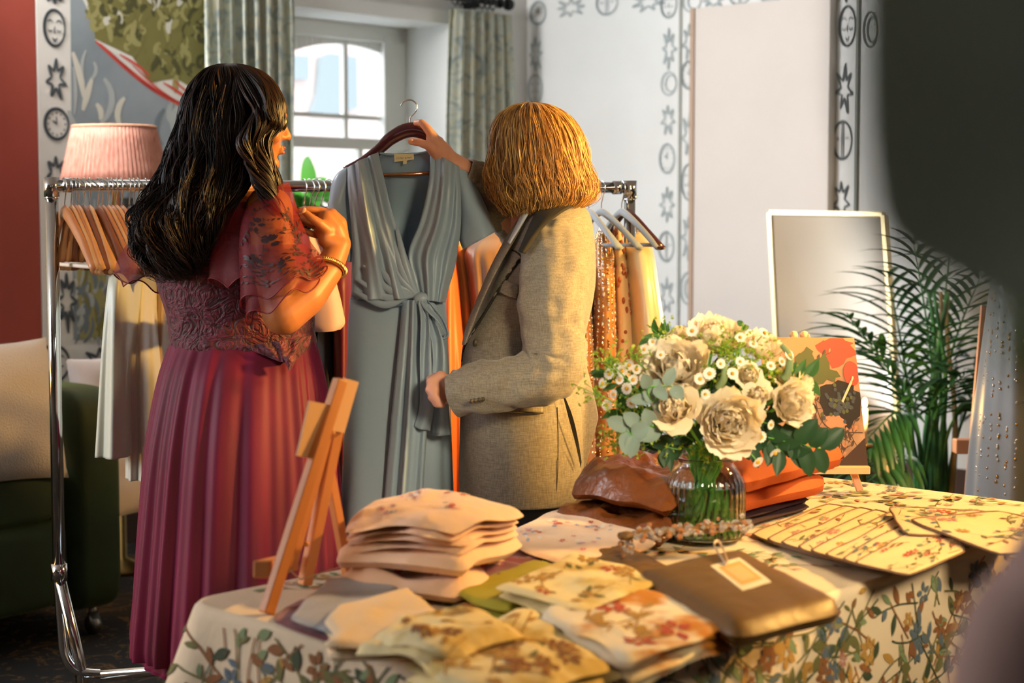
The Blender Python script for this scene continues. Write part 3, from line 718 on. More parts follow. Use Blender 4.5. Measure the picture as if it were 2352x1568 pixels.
insD = lambda s_, t_: .02 < t_ < .55
mfD = lambda s_, t_: drape(s_/TOT, t_, .0022)
for k in range(430):
    s_ = rn.uniform(0, TL-.05) if k < 290 else rn.uniform(TOT-TWD-.1, TOT); t_ = rn.uniform(.03, .5)
    vine(b, s_, t_, rn.uniform(0, 6.3), rn.uniform(.08, .22), mfD, rn, insD, 1.15, base=rn.choice((1, 2, 8)), cols=(1, 1, 2, 3, 5, 8, 6))
for k in range(190):
    s_ = rn.uniform(0, TL) if k < 115 else rn.uniform(TOT-TWD, TOT); t_ = rn.uniform(.04, .52)
    flower(b, s_, t_, rn.uniform(.012, .03), rn.choice((2, 3, 4, 5, 3, 2)), mfD, rn, insD)
insT = lambda a, c: .01 < a < TL-.01 and .01 < c < TWD-.01
mfT = lambda a, c: TP(a, c, TZ+.0025)
for k in range(130): vine(b, rn.uniform(0, TL), rn.uniform(0, TWD), rn.uniform(0, 6.3), rn.uniform(.08, .22), mfT, rn, insT, 1, base=rn.choice((6, 5, 1)), cols=(6, 5, 6, 4, 1))
for k in range(60): flower(b, rn.uniform(0, TL), rn.uniform(0, TWD), rn.uniform(.012, .025), rn.choice((4, 5, 3)), mfT, rn, insT)
b.build('tablecloth', [m_cloth]+PR, label='long cream tablecloth with vine and flower print over the table', cat='tablecloth')
tb = thing('trestle_table', 'long table hidden under the printed tablecloth', 'table', TP(TL/2, TWD/2, 0), math.atan2(e1.y, e1.x))
b = MB(); b.bar(TP(.015, TWD/2, TZ-.016), TP(TL-.015, TWD/2, TZ-.016), TWD-.03, .024); b.build('table_top', mat('table_board', '#b39a78', .7), tb, smooth=False)
for a_ in (.15, TL-.15):
    for c_ in (.10, TWD-.10):
        b = MB(); b.tube([TP(a_, c_, TZ-.028), TP(a_, c_, 0.0)], .014, 10); b.build('leg', mat('table_leg_grey', '#6b6d6f', .4, metal=.7), tb)

# ================================================================== FOLDED CLOTHES
def pad(b, q, th, z0, seed=0, wr=.004, m=0, nu=26, nv=26, p=.35, wf=9, dome=0):
    """one soft folded layer: q = four corner points (x,y), thickness th, standing at z0. returns top-surface function"""
    q = [Vector((c.x, c.y, 0)) for c in q]
    def bil(u, v): return q[0]*(1-u)*(1-v)+q[1]*u*(1-v)+q[2]*u*v+q[3]*(1-u)*v
    bil0 = bil
    def bil(u, v):
        x = 2*u-1; y = 2*v-1; cr = .11
        return bil0(.5+.5*x*math.sqrt(max(1-cr*abs(y)**7, 0)), .5+.5*y*math.sqrt(max(1-cr*abs(x)**7, 0)))
    wa = .018 if wr > .0055 else .007
    wob = lambda u, v: Vector((wa*nz(u*2.6+seed, v*2.6, 1.3), wa*nz(u*2.6, v*2.6+seed, 7.7), 0))
    def prof(x): return max(1-abs(2*x-1)**5, 0)**p
    def dm(u, v, P):
        return dome*(.25-.6*((2*u-1)**2*.8+(2*v-1)**2*.8)+.55*nz(P.x*8, P.y*8, 3.3)) if dome else 0
    def top(u, v, e=0):
        k = min(prof(u), prof(v)) if 0 <= u <= 1 and 0 <= v <= 1 else 0
        P = bil(u, v)+wob(u, v)
        n_ = nz(P.x*wf*2.2+seed*3.1, P.y*wf*.9+seed, seed)*.7+nz(P.x*wf*4+seed, P.y*wf*3, seed*2.)*.4
        if wr > .005:
            w1_ = P.x*wf*.55+.25*nz(P.x*5+seed, P.y*5)*wf*.3; n_ = .55*n_+.9*(.42-abs(nz(w1_+seed*2.3, P.y*wf*.35, seed*1.9))*1.9)+.5*(.3-abs(nz(P.x*wf*.9, P.y*wf*1.3+seed, 4.4))*1.9)
        return Vector((P.x, P.y, z0+th*(.5+.5*k)+wr*n_*k+e+dm(u, v, P)))
    def bot(u, v):
        k = min(prof(u), prof(v)); P = bil(u, v)+wob(u, v); return Vector((P.x, P.y, z0+th*(.5-.5*k)+dm(u, v, P)))
    b.grid(top, nu, nv, m=m); b.grid(bot, nu, nv, m=m)
    return top
def qd(z, *pts): return [WF(x, y, z) for x, y in pts]
def grow(q, f, dx=0, dy=0):
    c = sum(q, Vector())/4; return [c+(p-c)*f+Vector((dx, dy, 0)) for p in q]
def stack(name, label, cat, q, n, th, z0, mats, seed=0, wr=.004, group=None, jit=.010, prints=None, wf=9, p=.35, shrink=.995, dome=0):
    b = MB(); rn = random.Random(seed); f = 1; tf = None
    for k in range(n):
        tf = pad(b, grow(q, f, rn.uniform(-jit, jit), rn.uniform(-jit, jit)), th*1.12, z0+k*th, seed+k*1.7, wr, wf=wf, p=p, dome=dome); f *= shrink
    if prints: prints(b, tf, rn)
    b.build(name, mats, label=label, cat=cat, group=group)
    return tf
def uvprint(kind, nvine=14, nfl=10, sc=1.0, cols=(1, 2, 3, 4), flc=(2, 3)):
    def go(b, tf, rn):
        ins = lambda x, y: .03 < x < .97 and .03 < y < .97
        S = 3.2
        mf = lambda x, y: tf(x, y, .0012)
        for k in range(nvine): 
            bb2 = MB(); vine(bb2, rn.uniform(.05, .95), rn.uniform(.05, .95), rn.uniform(0, 6.3), rn.uniform(.2, .6), mf, rn, ins, S*sc, base=cols[0], cols=cols); b.merge(bb2)
        for k in range(nfl): 
            bb2 = MB(); flower(bb2, rn.uniform(.08, .92), rn.uniform(.08, .92), rn.uniform(.04, .09)*sc, rn.choice(flc), mf, rn, ins)
            b.merge(bb2)
    return go

m_peach = mat('peach_cotton', '#ecc6a4', .8, sheen=.2, bump=(25, .35, .02))
m_silver = mat('silver_blue_satin', '#8d959c', .42, sheen=.2, bump=(16, .3, .02))
m_bur = mat('burgundy_cloth', '#6d1a2b', .6, sheen=.2, bump=(16, .3, .02))
m_beige = mat('beige_cotton', '#e6cda8', .8, bump=(18, .35, .02))
m_lime = mat('chartreuse_cloth', '#aaa235', .6, bump=(16, .35, .02))
m_yel = mat('pale_yellow_print', '#ead9a4', .75, noise_=(13, '#cdb063', .50, .66), bump=(18, .35, .02))
m_or = mat('orange_marbled_cotton', '#efe2c4', .75, noise_=(11, '#c9812c', .50, .64), bump=(18, .35, .02))
m_brown = mat('olive_brown_satin', '#705026', .45, bump=(10, .25, .02))
m_cop = mat('copper_brown_satin', '#74401d', .33, bump=(14, .6, .03))
m_rust = mat('rust_orange_cotton', '#b9541d', .75, bump=(14, .3, .02))
m_plum = mat('dark_plum_cloth', '#2e1620', .8)
ZT = TZ+.0035
# left end: burgundy, silver-blue and beige folded pieces under each other
stack('folded_garment', 'burgundy folded garment peeking out beneath the silver blue one', 'folded clothes', qd(.76, (628, 1424), (700, 1372), (960, 1490), (870, 1512)), 1, .007, ZT, [m_bur], 1)
stack('folded_garment', 'silver blue folded garment by the foot of the left easel', 'folded clothes', qd(.775, (672, 1420), (770, 1322), (930, 1330), (900, 1500)), 2, .009, ZT+.008, [m_silver], 2)
stack('folded_garment', 'plain beige folded blouse between silver blue garment and yellow prints', 'folded clothes', qd(.80, (752, 1470), (760, 1375), (950, 1330), (1090, 1455)), 2, .015, ZT+.009, [m_beige], 3, wr=.007)
# large peach stack
def peachdots(b, tf, rn):
    mf = lambda x, y: tf(x, y, .0015)
    for k in range(60):
        x, y = rn.choice([(.25, .25), (.6, .3), (.8, .55), (.4, .7)]); x += rn.gauss(0, .06); y += rn.gauss(0, .05); bb2 = MB(); flower(bb2, x, y, .022, rn.choice((1, 2, 3, 4)), mf, rn, lambda a, c: 0.02 < a < .98 and 0.02 < c < .98)
        b.merge(bb2)
PD = [m_peach, mat('embroidery_pink', '#d98a94', .8), mat('embroidery_blue', '#8f9fc4', .8), mat('embroidery_red', '#c4543f', .8), mat('embroidery_white', '#eee8e0', .8)]
q0 = qd(.80, (752, 1300), (905, 1215), (1205, 1265), (1050, 1335))
stack('folded_garment', 'peach folded fabric with red blooms at the bottom of the large pile', 'folded clothes', grow(q0, 1.0), 1, .038, ZT, PD, 11, wr=.018, p=.6, dome=.008, prints=uvprint('x', 8, 10, 1.3, (1, 3), (3, 1)), jit=.006)
stack('folded_garment', 'peach folded fabric with gathered seam in the middle of the large pile', 'folded clothes', grow(q0, .98, .005, .01), 1, .042, ZT+.040, PD, 12, wr=.018, p=.6, dome=.016, prints=peachdots, jit=.006)
stack('folded_garment', 'peach folded fabric topmost of the large pile, layered edges facing right', 'folded clothes', grow(q0, .93, .012, .01), 4, .012, ZT+.084, PD, 13, wr=.013, p=.6, dome=.030, prints=peachdots, jit=.006)
# burgundy and lime scraps in the middle
stack('folded_garment', 'crumpled burgundy cloth in front of the peach pile', 'folded clothes', qd(.765, (1010, 1360), (1180, 1262), (1260, 1290), (1120, 1372)), 2, .012, ZT, [m_bur], 21, wr=.012, wf=14)
stack('folded_garment', 'chartreuse folded cloth in front of the burgundy one', 'folded clothes', qd(.77, (1050, 1378), (1240, 1292), (1400, 1350), (1180, 1420)), 2, .014, ZT, [m_lime], 22, wr=.008)
# embroidered beige
stack('folded_garment', 'flat beige folded blouse with tiny pastel flowers right of the peach pile', 'folded clothes', qd(.78, (1130, 1235), (1290, 1165), (1500, 1232), (1330, 1312)), 3, .011, ZT, [m_peach]+PD[1:], 23, prints=peachdots, wr=.006)
# yellow floral front
stack('folded_garment', 'pale yellow floral folded dress in the front centre of the table', 'folded clothes', qd(.80, (930, 1480), (1215, 1372), (1440, 1500), (1120, 1595)), 3, .014, ZT, [m_yel]+PR, 31, dome=.012, prints=uvprint('x', 22, 16, 1.2, (5, 5, 1), (5, 2)), wr=.011, wf=12)
stack('folded_garment', 'yellow floral folded scarf lying over the beige blouse', 'folded clothes', qd(.83, (830, 1425), (1010, 1352), (1230, 1400), (1040, 1475)), 2, .010, ZT+.042, [m_yel]+PR, 32, dome=.02, prints=uvprint('x', 10, 8, 1.4, (5, 5, 1), (5, 2)), wr=.012, wf=14)
stack('folded_garment', 'white and orange marbled folded skirt at the front edge of the table', 'folded clothes', qd(.80, (1225, 1405), (1425, 1318), (1682, 1425), (1440, 1505)), 4, .012, ZT+.002, [m_or]+PR, 33, dome=.012, prints=uvprint('x', 10, 8, 1.8, (5, 5), (5, 7)), wr=.009, wf=11)
stack('folded_garment', 'pale floral folded cloth beneath the brown garments, yellow leaves showing', 'folded clothes', qd(.78, (1120, 1385), (1320, 1300), (1520, 1372), (1330, 1450)), 2, .013, ZT+.03, [m_yel]+PR, 34, prints=uvprint('x', 10, 8, 1.3, (5, 1), (5, 7)), wr=.009)
# brown folded dresses fanned out with tag and crystals
for k, (lab, q, z) in enumerate([('brown satin folded dress lowest and furthest left of the fanned brown pile', [(1240, 1310), (1340, 1262), (1640, 1385), (1570, 1400)], 0), ('brown satin folded dress second from the left in the fanned brown pile', [(1330, 1290), (1430, 1248), (1700, 1385), (1610, 1410)], .012)]):
    stack('folded_dress', lab, 'folded clothes', qd(.775, *q), 2, .010, ZT+z, [m_brown], 40+k, wr=.009, wf=12, group='brown folded dresses')
qb = qd(.83, (1450, 1282), (1700, 1232), (1950, 1352), (1688, 1412))
tf = stack('folded_dress', 'brown satin folded dress with swing tag topmost in front of the vase', 'folded clothes', qb, 1, .052, ZT+.012, [m_brown], 44, wr=.003, jit=.004, group='brown folded dresses', p=.5)
tag = thing('swing_tag', 'cream card swing tag with ribbon loop on the brown dress', 'tag', tf(.42, .45))
zt_ = ZT+.012+.017*3+.007
b = MB(); tq = [WF(x, y, zt_) for x, y in [(1632, 1300), (1698, 1281), (1771, 1336), (1706, 1357)]]; b.add(tq+[p+UP*.0012 for p in tq], [(3, 2, 1, 0), (4, 5, 6, 7), (0, 1, 5, 4), (1, 2, 6, 5), (2, 3, 7, 6), (3, 0, 4, 7)]); b.build('card', mat('cream_card', '#eedfbe', .7), tag, smooth=False)
b = MB(); c_ = sum(tq, Vector())/4
for sc_, off, mm in ((.74, .0018, 0), (.5, .0022, 1)):
    iq = [c_+(p-c_)*sc_+UP*off for p in tq]; b.add(iq, [(0, 1, 2, 3)], mm)
b.build('print_block', [mat('tag_tan', '#d8ad62', .7), mat('tag_peach', '#f0bd80', .7)], tag, smooth=False)
b = MB(); lp = [(1668, 1296), (1652, 1272), (1640, 1250), (1650, 1243), (1662, 1262), (1672, 1292)]
pts = [WF(x, y, zt_+.004+.006*math.sin(PI*i/5)) for i, (x, y) in enumerate(lp)]
b.tube([cat3(pts, k/24) for k in range(25)], .0035, 6, flat=.3); b.build('ribbon_loop', mat('tag_ribbon', '#e9cfae', .5), tag)
m_cryst = mat('clear_crystal', '#f4f2f0', .05, trans=.8, ior=1.6, spec=.8); m_amber = mat('amber_crystal', '#c98a55', .1, trans=.4, ior=1.6, spec=.8)
trim = thing('crystal_trim', 'band of glittering crystals along the far edge of the brown dress', 'beaded trim', tf(.1, .02))
rn = random.Random(9)
for mname, mm, cnt in (('crystals', m_cryst, 120), ('amber_crystals', m_amber, 50)):
    b = MB()
    for k in range(cnt):
        u = rn.random(); x = 1425+u*300; y = 1262-u*28+rn.gauss(0, 7)+abs(u-.5)*8; p = WF(x, y, .80); z = zt_+rn.uniform(-.002, .008)-(.02 if u < .1 else 0)
        b.ell((p.x, p.y, z), rn.uniform(.0025, .006), 6)
    o = b.build(mname, mm, trim, smooth=False); o['kind'] = 'stuff'
b = MB(); pts = [WF(1425+300*u, 1262-u*28, .80) for u in [i/20 for i in range(21)]]; b.tube([Vector((p.x, p.y, zt_+.0)) for p in pts], [.007+.002*math.sin(i*2.1) for i in range(21)], 8, flat=1.8); b.build('gathered_band', m_brown, trim)
# copper satin pile
qc = qd(.80, (1275, 1160), (1440, 1095), (1640, 1140), (1530, 1215))
stack('folded_garment', 'crumpled copper brown satin folded at the bottom left of the vase', 'folded clothes', qc, 1, .045, ZT, [m_cop], 51, wr=.022, wf=14)
stack('folded_garment', 'crumpled copper brown satin lying on top of the other left of the vase', 'folded clothes', grow(qc, .92, 0, .03), 1, .062, ZT+.046, [m_cop], 52, wr=.034, wf=12, dome=.03, p=.7)
# rust stack
qr = qd(.80, (1600, 1180), (1650, 1120), (1900, 1120), (1850, 1180))
qr = [WF(1640, 1232, .76), WF(1560, 1165, .76), WF(1760, 1120, .76), WF(1880, 1165, .76)]
stack('folded_garment', 'dark plum folded cloth under the rust orange ones', 'folded clothes', grow(qr, .96), 2, .014, ZT, [m_plum], 60, wr=.004)
stack('folded_garment', 'rust orange folded cloth, lower of the two behind the vase', 'folded clothes', grow(qr, .98, .02), 1, .050, ZT+.030, [m_rust], 61, wr=.008, p=.5)
stack('folded_garment', 'rust orange folded cloth, upper of the two behind the vase', 'folded clothes', grow(qr, 1.08, .04, .01), 1, .066, ZT+.082, [m_rust], 62, wr=.010, p=.6, dome=.012)
# fanned printed pouches on the right, each with dark piping
m_pouch = mat('printed_pouch_cotton', '#e2c793', .85, bump=(55, .25, .01)); m_pipe = mat('taupe_piping', '#7d5f48', .7)
cent = WF(2140, 1150, .77)
names = ['lowest and furthest left', 'second from the left', 'third from the left', 'fourth from the left', 'fifth from the left', 'sixth from the left', 'seventh from the left', 'large one with a red flower', 'upright corner one', 'topmost at the right end']
specs = [(-.30, 0), (-.26, .004), (-.22, .008), (-.18, .012), (-.14, .016), (-.10, .020), (-.05, .024), (.02, .028), (.22, .034), (.30, .040)]
for k, (nm, (sh, zz)) in enumerate(zip(names, specs)):
    if k < 8: pc_ = [(1722+34*k, 1214+9*k), (1905+36*k, 1142+4*k), (2110+16*k, 1188+9*k), (1870+31*k, 1264+6*k)]
    elif k == 8: pc_ = [(2080, 1215), (2040, 1150), (2285, 1162), (2420, 1215)]
    else: pc_ = [(2085, 1178), (2290, 1160), (2560, 1215), (2300, 1262)]
    q = qd(TZ+.02+zz, *pc_); b = MB(); tfp = pad(b, q, .0075, ZT+zz, 70+k, .0022, nu=30, nv=30, p=.3, wf=22)
    uvprint('x', 16, 8, .9, (1, 6, 2, 3), (7, 4, 5) if k != 7 else (7,))(b, tfp, random.Random(k*7+1))
    pr_ = thing('printed_pouch', 'cream botanical print pouch with dark piping, '+nm+' of the fan', 'pouch', tfp(.5, .5)-UP*.004, group='fanned printed pouches')
    b.build('pouch_body', [m_pouch]+PR, pr_)
    b = MB(); loop = [tfp(min(max(u, 0), 1), min(max(v, 0), 1)) for u, v in [(i/12, 0) for i in range(12)]+[(1, i/12) for i in range(12)]+[(1-i/12, 1) for i in range(12)]+[(0, 1-i/12) for i in range(13)]]
    b.tube([p+UP*.001 for p in loop], .0022, 6, cap=False); b.build('piping', m_pipe, pr_)

# ================================================================== EASELS
m_pine = mat('pine_wood', '#d9925a', .5, noise_=(4, '#c47a42'), stretch=(1, 1, .15))
ea = thing('tabletop_easel', 'pine tabletop easel seen edge-on at the left end of the table', 'easel', WF(690, 1370, TZ))
# front legs (towards left), ledge, panels and back strut
F1 = WF(612, 1408, ZT); F2 = WF(800, 1322, ZT); F3 = WF(700, 1342, ZT)
topE = W(782, 872, 2.80); topE2 = W(800, 872, 2.88)
def leg(name, p, q, w=.016, h=.022): b = MB(); b.bar(p, q, w, h, up=(-.5, -.6, .2)); return b.build(name, m_pine, ea, smooth=False, bevel=.002)
leg('leg', F1, topE); leg('leg', F3, W(790, 905, 2.87)); leg('rear_leg', F2, W(742, 1010, 2.90), .014, .018)
b = MB(); b.bar(W(600, 1308, 2.68), W(668, 1290, 2.86), .028, .028); b.build('ledge', m_pine, ea, smooth=False, bevel=.003)
# art boards standing on the ledge (seen from their edge) and inner frames
b = MB(); b.bar(W(662, 1300, 2.80), W(748, 960, 2.82), .026, .010, up=(1, .2, 0)); b.build('canvas_holder', m_pine, ea, smooth=False, bevel=.002)
b = MB()
pE = [W(640, 1285, 2.74), W(738, 885, 2.76), W(812, 868, 2.92), W(720, 1262, 2.94)]
b.bar(W(668, 1285, 2.84), W(768, 920, 2.86), .020, .020, up=(-.5, -.6, .2)); b.build('centre_post', m_pine, ea, smooth=False, bevel=.002)
b = MB()
for x, y, d in [(746, 1012, 2.79), (764, 994, 2.84), (704, 1249, 2.82), (664, 1270, 2.74)]: b.ell(W(x, y, d-.02), .005, 10)
b.build('pegs', m_pine, ea)
card = MB(); cq = [W(655, 1300, 2.72), W(755, 892, 2.745), W(812, 868, 2.90), W(716, 1290, 2.885)]
cn = (cq[1]-cq[0]).cross(cq[3]-cq[0]).normalized()*.003
cq = [W(628, 1296, 2.70), W(728, 925, 2.73), W(812, 868, 2.97), W(700, 1262, 2.92)]
card.add(cq+[p+cn*1.4 for p in cq], [(0, 1, 2, 3), (7, 6, 5, 4), (0, 4, 5, 1), (1, 5, 6, 2), (2, 6, 7, 3), (3, 7, 4, 0)])
# the board is turned away: only its edge and a strip of its back are seen
del card
b = MB(); b.bar(W(735, 925, 2.76), W(706, 1050, 2.75), .055, .004, up=(.8, -.5, .1)); b.bar(W(806, 872, 2.86), W(772, 990, 2.85), .040, .004, up=(.8, -.5, .1)); b.build('backing_card', mat('pale_backing_card', '#e2b487', .7), ea, smooth=False)
b = MB(); b.tube([W(662, 1305, 2.78), W(690, 1330, 2.84), F2+UP*.02], .0012, 5); b.build('chain', mat('cord_cream', '#cdb594', .8), ea)

# right easel with picture
DR = 3.84
er = thing('tabletop_easel', 'pale wooden tabletop easel holding the dark floral photograph', 'easel', WF(1900, 1150, TZ))
m_pine2 = mat('pale_pine', '#e9c48e', .5)
b = MB(); b.bar(W(1745, 1078, DR-.02), W(1996, 1078, DR-.02), .03, .017); b.build('ledge', m_pine2, er, smooth=False, bevel=.002)
for (x0, y0), (x1, y1), dd in [((1975, 1150), (1850, 768), 0), ((1765, 1150), (1825, 768), 0), ((1868, 1130), (1845, 790), .16)]:
    p0 = W(x0, y0, DR+.005+dd); p0.z = ZT; b = MB(); b.bar(p0, W(x1, y1, DR+.085), .016, .014, up=(0, -1, 0)); b.build('leg', mat('pine_pinkish', '#d39a77', .5), er, smooth=False, bevel=.002)
for x in (1823, 1847):
    b = MB(); b.ell(W(x, 769, DR+.085), .010, 12); b.build('leg_tip', m_pine2, er)
PX0, PY0, PX1, PY1 = 1744, 774, 1990, 1068
def AP(u, v, off=0):
    tl, tr, br, bl = W(1744, 774, DR+.05), W(1962, 776, DR+.05), W(1994, 1070, DR-.015), W(1775, 1074, DR-.015)
    p = tl*(1-u)*(1-v)+tr*u*(1-v)+br*u*v+bl*(1-u)*v; return p+Vector((0, -1, 0))*off
MA = [mat('art_base_tan', '#c69a72', .6, noise_=(22, '#a87852')), mat('art_line_brown', '#5a4638', .7), mat('art_dark', '#2c2420', .7), mat('art_red', '#b84a34', .6), mat('art_grape', '#2a2a30', .5), mat('art_leaf', '#5d6238', .7), mat('art_cream', '#e8cda4', .6), mat('art_peach', '#cf8d63', .6), mat('art_brown_corner', '#4a3226', .7)]
b = MB(); c8 = [AP(0, 0), AP(1, 0), AP(1, 1), AP(0, 1)]; c8b = [p+Vector((0, .004, 0)) for p in c8]
b.add(c8+c8b, [(0, 1, 2, 3), (7, 6, 5, 4), (0, 4, 5, 1), (1, 5, 6, 2), (2, 6, 7, 3), (3, 7, 4, 0)])
def disc(x, y, rx, ry, m, off, n=20, wob=.15, seed=0):
    P = [AP(min(max(x+rx*math.cos(a)*(1+wob*nz(math.cos(a)*2+seed, math.sin(a)*2, seed)), .002), .998), min(max(y+ry*math.sin(a)*(1+wob*nz(math.cos(a)*2+seed, math.sin(a)*2+3, seed)), .002), .998), off) for a in [2*PI*i/n for i in range(n)]]
    b.add(P, [tuple(range(n))], m)
disc(.55, .12, .34, .16, 7, .001, wob=.5, seed=1); disc(.80, .10, .2, .13, 3, .0013, wob=.6, seed=2); disc(.93, .28, .085, .10, 3, .0016, seed=3); disc(.46, .20, .12, .1, 5, .0018, wob=.8, seed=4); disc(.62, .26, .16, .1, 5, .0019, wob=.9, seed=5); disc(.78, .50, .22, .17, 2, .0016, wob=.6, seed=6); disc(.70, .66, .1, .06, 7, .0017, wob=.6, seed=8)
rn = random.Random(4)
for k in range(60): disc(.76+rn.gauss(0, .09), .52+rn.gauss(0, .06), .018, .016, 4 if k % 3 else 5, .0020+k*2e-6, 8, 0)
disc(.47, .55, .055, .042, 2, .0022, wob=.05)
P = [AP(.72, 1, .0012), AP(1, .80, .0012), AP(1, 1, .0012)]; P = [AP(.66, .998, .0024), AP(.998, .78, .0024), AP(.998, .998, .0024)]; b.add(P, [(0, 1, 2)], 8)
b.strip([(.80, .50), (.86, .42), (.92, .34)], .022, lambda x, y: AP(x, y, .0028), 6, taper=False); b.strip([(.92, .34), (.935, .315), (.94, .30)], .02, lambda x, y: AP(x, y, .0028), 6)
ins = lambda x, y: .02 < x < .98 and .02 < y < .98
for k in range(46):
    x, y = rn.uniform(.3, .95), rn.uniform(.55, .95)
    if k > 30: x, y = rn.uniform(.05, .5), rn.uniform(.05, .6)
    if x > .66 and y > 1.55-.78*x: continue
    vine(b, x, y, rn.uniform(0, 6), rn.uniform(.15, .4), lambda x, y: AP(x, y, .0015+.0), rn, ins, 2.0, base=1, cols=(1, 1, 7))
b.strip([catmull([(.4, .42), (.5, .40), (.55, .62), (.68, .72), (.98, .74)], k/20) for k in range(21)], .008, lambda x, y: AP(x, y, .0026), 1, taper=False)
b.build('art_print', MA, label='dark floral still life photograph card on the right tabletop easel', cat='picture', smooth=False)

# ================================================================== VASE AND BOUQUET
VB = WF(1620, 1243, TZ); VB.z = ZT
vs_ = thing('glass_vase', 'ribbed clear glass jar vase holding stems and water', 'vase', VB)
m_glass = mat('ribbed_glass', '#eef4f2', .02, trans=1, ior=1.45); m_water = mat('water', '#f3faf6', .0, trans=1, ior=1.33)
Rv = .076; Hv = .163
def rib(r, a, z): return r+(.0013*math.sin(a*30) if .02 < z < Hv*.78 and r > .05 else 0)
po = [(0, 0), (Rv*.6, 0), (Rv*.9, .003), (Rv, .014), (Rv, .05), (Rv, .09), (Rv*.98, .115), (Rv*.86, .135), (Rv*.72, .147), (Rv*.70, .155), (Rv*.80, .163)]
pi_ = [(r-.0035, z+(.004 if r < .07 and z < .01 else 0)) for r, z in po[::-1]]; pi_[-1] = (0, .005)
def refine(p, k=3): return [p[i] if j == 0 else (p[i][0]+(p[i+1][0]-p[i][0])*j/k, p[i][1]+(p[i+1][1]-p[i][1])*j/k) for i in range(len(p)-1) for j in range(k)]+[p[-1]]
b = MB(); b.lathe(refine(po+pi_), VB, 180, fn=rib); b.build('jar', m_glass, vs_)
b = MB(); b.lathe(refine([(0, .0056), (Rv*.85, .007), (Rv-.0042, .016), (Rv-.0042, .105), (0, .105)]), VB, 60); b.build('water', m_water, vs_)
m_stem = mat('green_stem', '#4f9a34', .5, noise_=(9, '#74b84a')); m_lf = mat('foliage_green', '#3c6b2e', .55, translucent=.2); m_dk = mat('dark_foliage', '#1f4426', .5, translucent=.1)
m_euc = mat('eucalyptus_leaf', '#7e958f', .6, translucent=.1); m_frill = mat('lime_filler', '#a6bd45', .7, translucent=.3)
m_pet = mat('cream_petal', '#fff5de', .6, translucent=.3); m_pet2 = mat('ivory_rose_petal', '#f8e8c4', .6, translucent=.2); m_yc = mat('daisy_yellow', '#d9a52a', .7); m_dpet = mat('daisy_white', '#f4f2ea', .6, translucent=.2)
neck = VB+UP*.155
def FP(px, py, dd): return W(px, py, VB.y+dd)
def stemtube(b, head, rn, r=.0022):
    a = rn.uniform(0, 6.3); foot = VB+Vector((.05*math.cos(a), .05*math.sin(a), .015)); nk = neck+Vector((.030*math.cos(a+2.6), .030*math.sin(a+2.6), 0))
    pts = [head, head*.45+nk*.55+UP*.012, nk, foot]; b.tube([cat3(pts, k/14) for k in range(15)], r, 6)
def petal(b, base, d, nrm, L, w, cup, m=0, ruff=0, seed=0, n=6):
    d = Vector(d).normalized(); nrm = Vector(nrm); s_ = d.cross(nrm).normalized(); nn = s_.cross(d).normalized()
    def f(u, v):
        x = (u-.5)*2; ww_ = w*(math.sin(PI*(.08+.80*v))**.8)*.5
        return base+d*L*v*(1-.25*cup*v)+s_*x*ww_+nn*(cup*L*(v*v*.55)+cup*w*.35*x*x*v)+nn*ruff*nz(x*2.5+seed, v*2, seed)*v+d*ruff*nz(x*5, seed, v)*v
    b.grid(f, n, n, m=m)
def peony(name, label, pos, r, axis, seed, mats, rose=False, group='large white peonies'):
    rn = random.Random(seed); axis = Vector(axis).normalized(); t_ = thing(name, label, 'flower', pos, group=group)
    X = axis.orthogonal().normalized(); Y = axis.cross(X)
    b = MB(); c = pos-axis*r*.45
    nn_ = 46 if not rose else 26
    for k in range(nn_):
        f = (k+.5)/nn_; a = k*2.39996+rn.uniform(-.2, .2); tilt = (.10+1.12*f**(.9 if not rose else 1.15))
        d = axis*math.cos(tilt)+(X*math.cos(a)+Y*math.sin(a))*math.sin(tilt); nr = axis*math.sin(tilt)*1.0-(X*math.cos(a)+Y*math.sin(a))*math.cos(tilt)
        L = r*(1.15+.25*f+rn.uniform(-.1, .1)) if not rose else r*(1.25-.1*f)
        petal(b, c+(X*math.cos(a)+Y*math.sin(a))*r*.10*f, d, nr, L, r*(.75+.35*f)*(1.25 if rose else 1), rn.uniform(.25, .5) if not rose else .45-.55*(f > .8), 0, ruff=(r*.16 if not rose else r*.03), seed=seed+k, n=7)
    b.build('petals', mats, t_, solid=0)
    b = MB(); stemtube(b, c, rn, .003); b.build('stem', m_stem, t_); return t_
random.seed(12)
peony('peony', 'large white peony low at the front centre of the bouquet', FP(1672, 968, -.10), .060, (.12, -1, .1), 1, m_pet)
petal_b = None
peony('peony', 'large white peony at the upper left of the bouquet', FP(1552, 848, -.05), .062, (-.2, -1, .6), 2, m_pet)
peony('peony', 'white peony at the right side of the bouquet', FP(1815, 925, -.06), .044, (.5, -1, .2), 3, m_pet)
peony('peony', 'pale yellow peony at the very top of the bouquet', FP(1640, 780, .02), .052, (.1, -.6, 1), 4, m_pet)
peony('peony', 'small white peony above the upper left peony', FP(1568, 800, .0), .034, (-.1, -.8, .8), 5, m_pet)
peony('peony', 'half hidden white peony at the back right of the bouquet', FP(1745, 800, .08), .040, (.2, -.6, 1), 6, m_pet)
peony('rose', 'cream rose left of the front peony', FP(1552, 938, -.11), .042, (-.3, -1, .35), 7, m_pet2, rose=True, group='cream roses')
peony('rose', 'white rosebud cluster bloom right of the centre', FP(1718, 862, -.07), .026, (.2, -1, .5), 8, m_pet, rose=True, group='cream roses')
peony('rose', 'small white bud leaning right below the rosebud', FP(1740, 905, -.08), .026, (.1, -1, -.2), 9, m_pet, rose=True, group='cream roses')
peony('rose', 'small cream bud near the upper right edge', FP(1795, 860, -.02), .026, (.6, -.8, .5), 10, m_pet2, rose=True, group='cream roses')
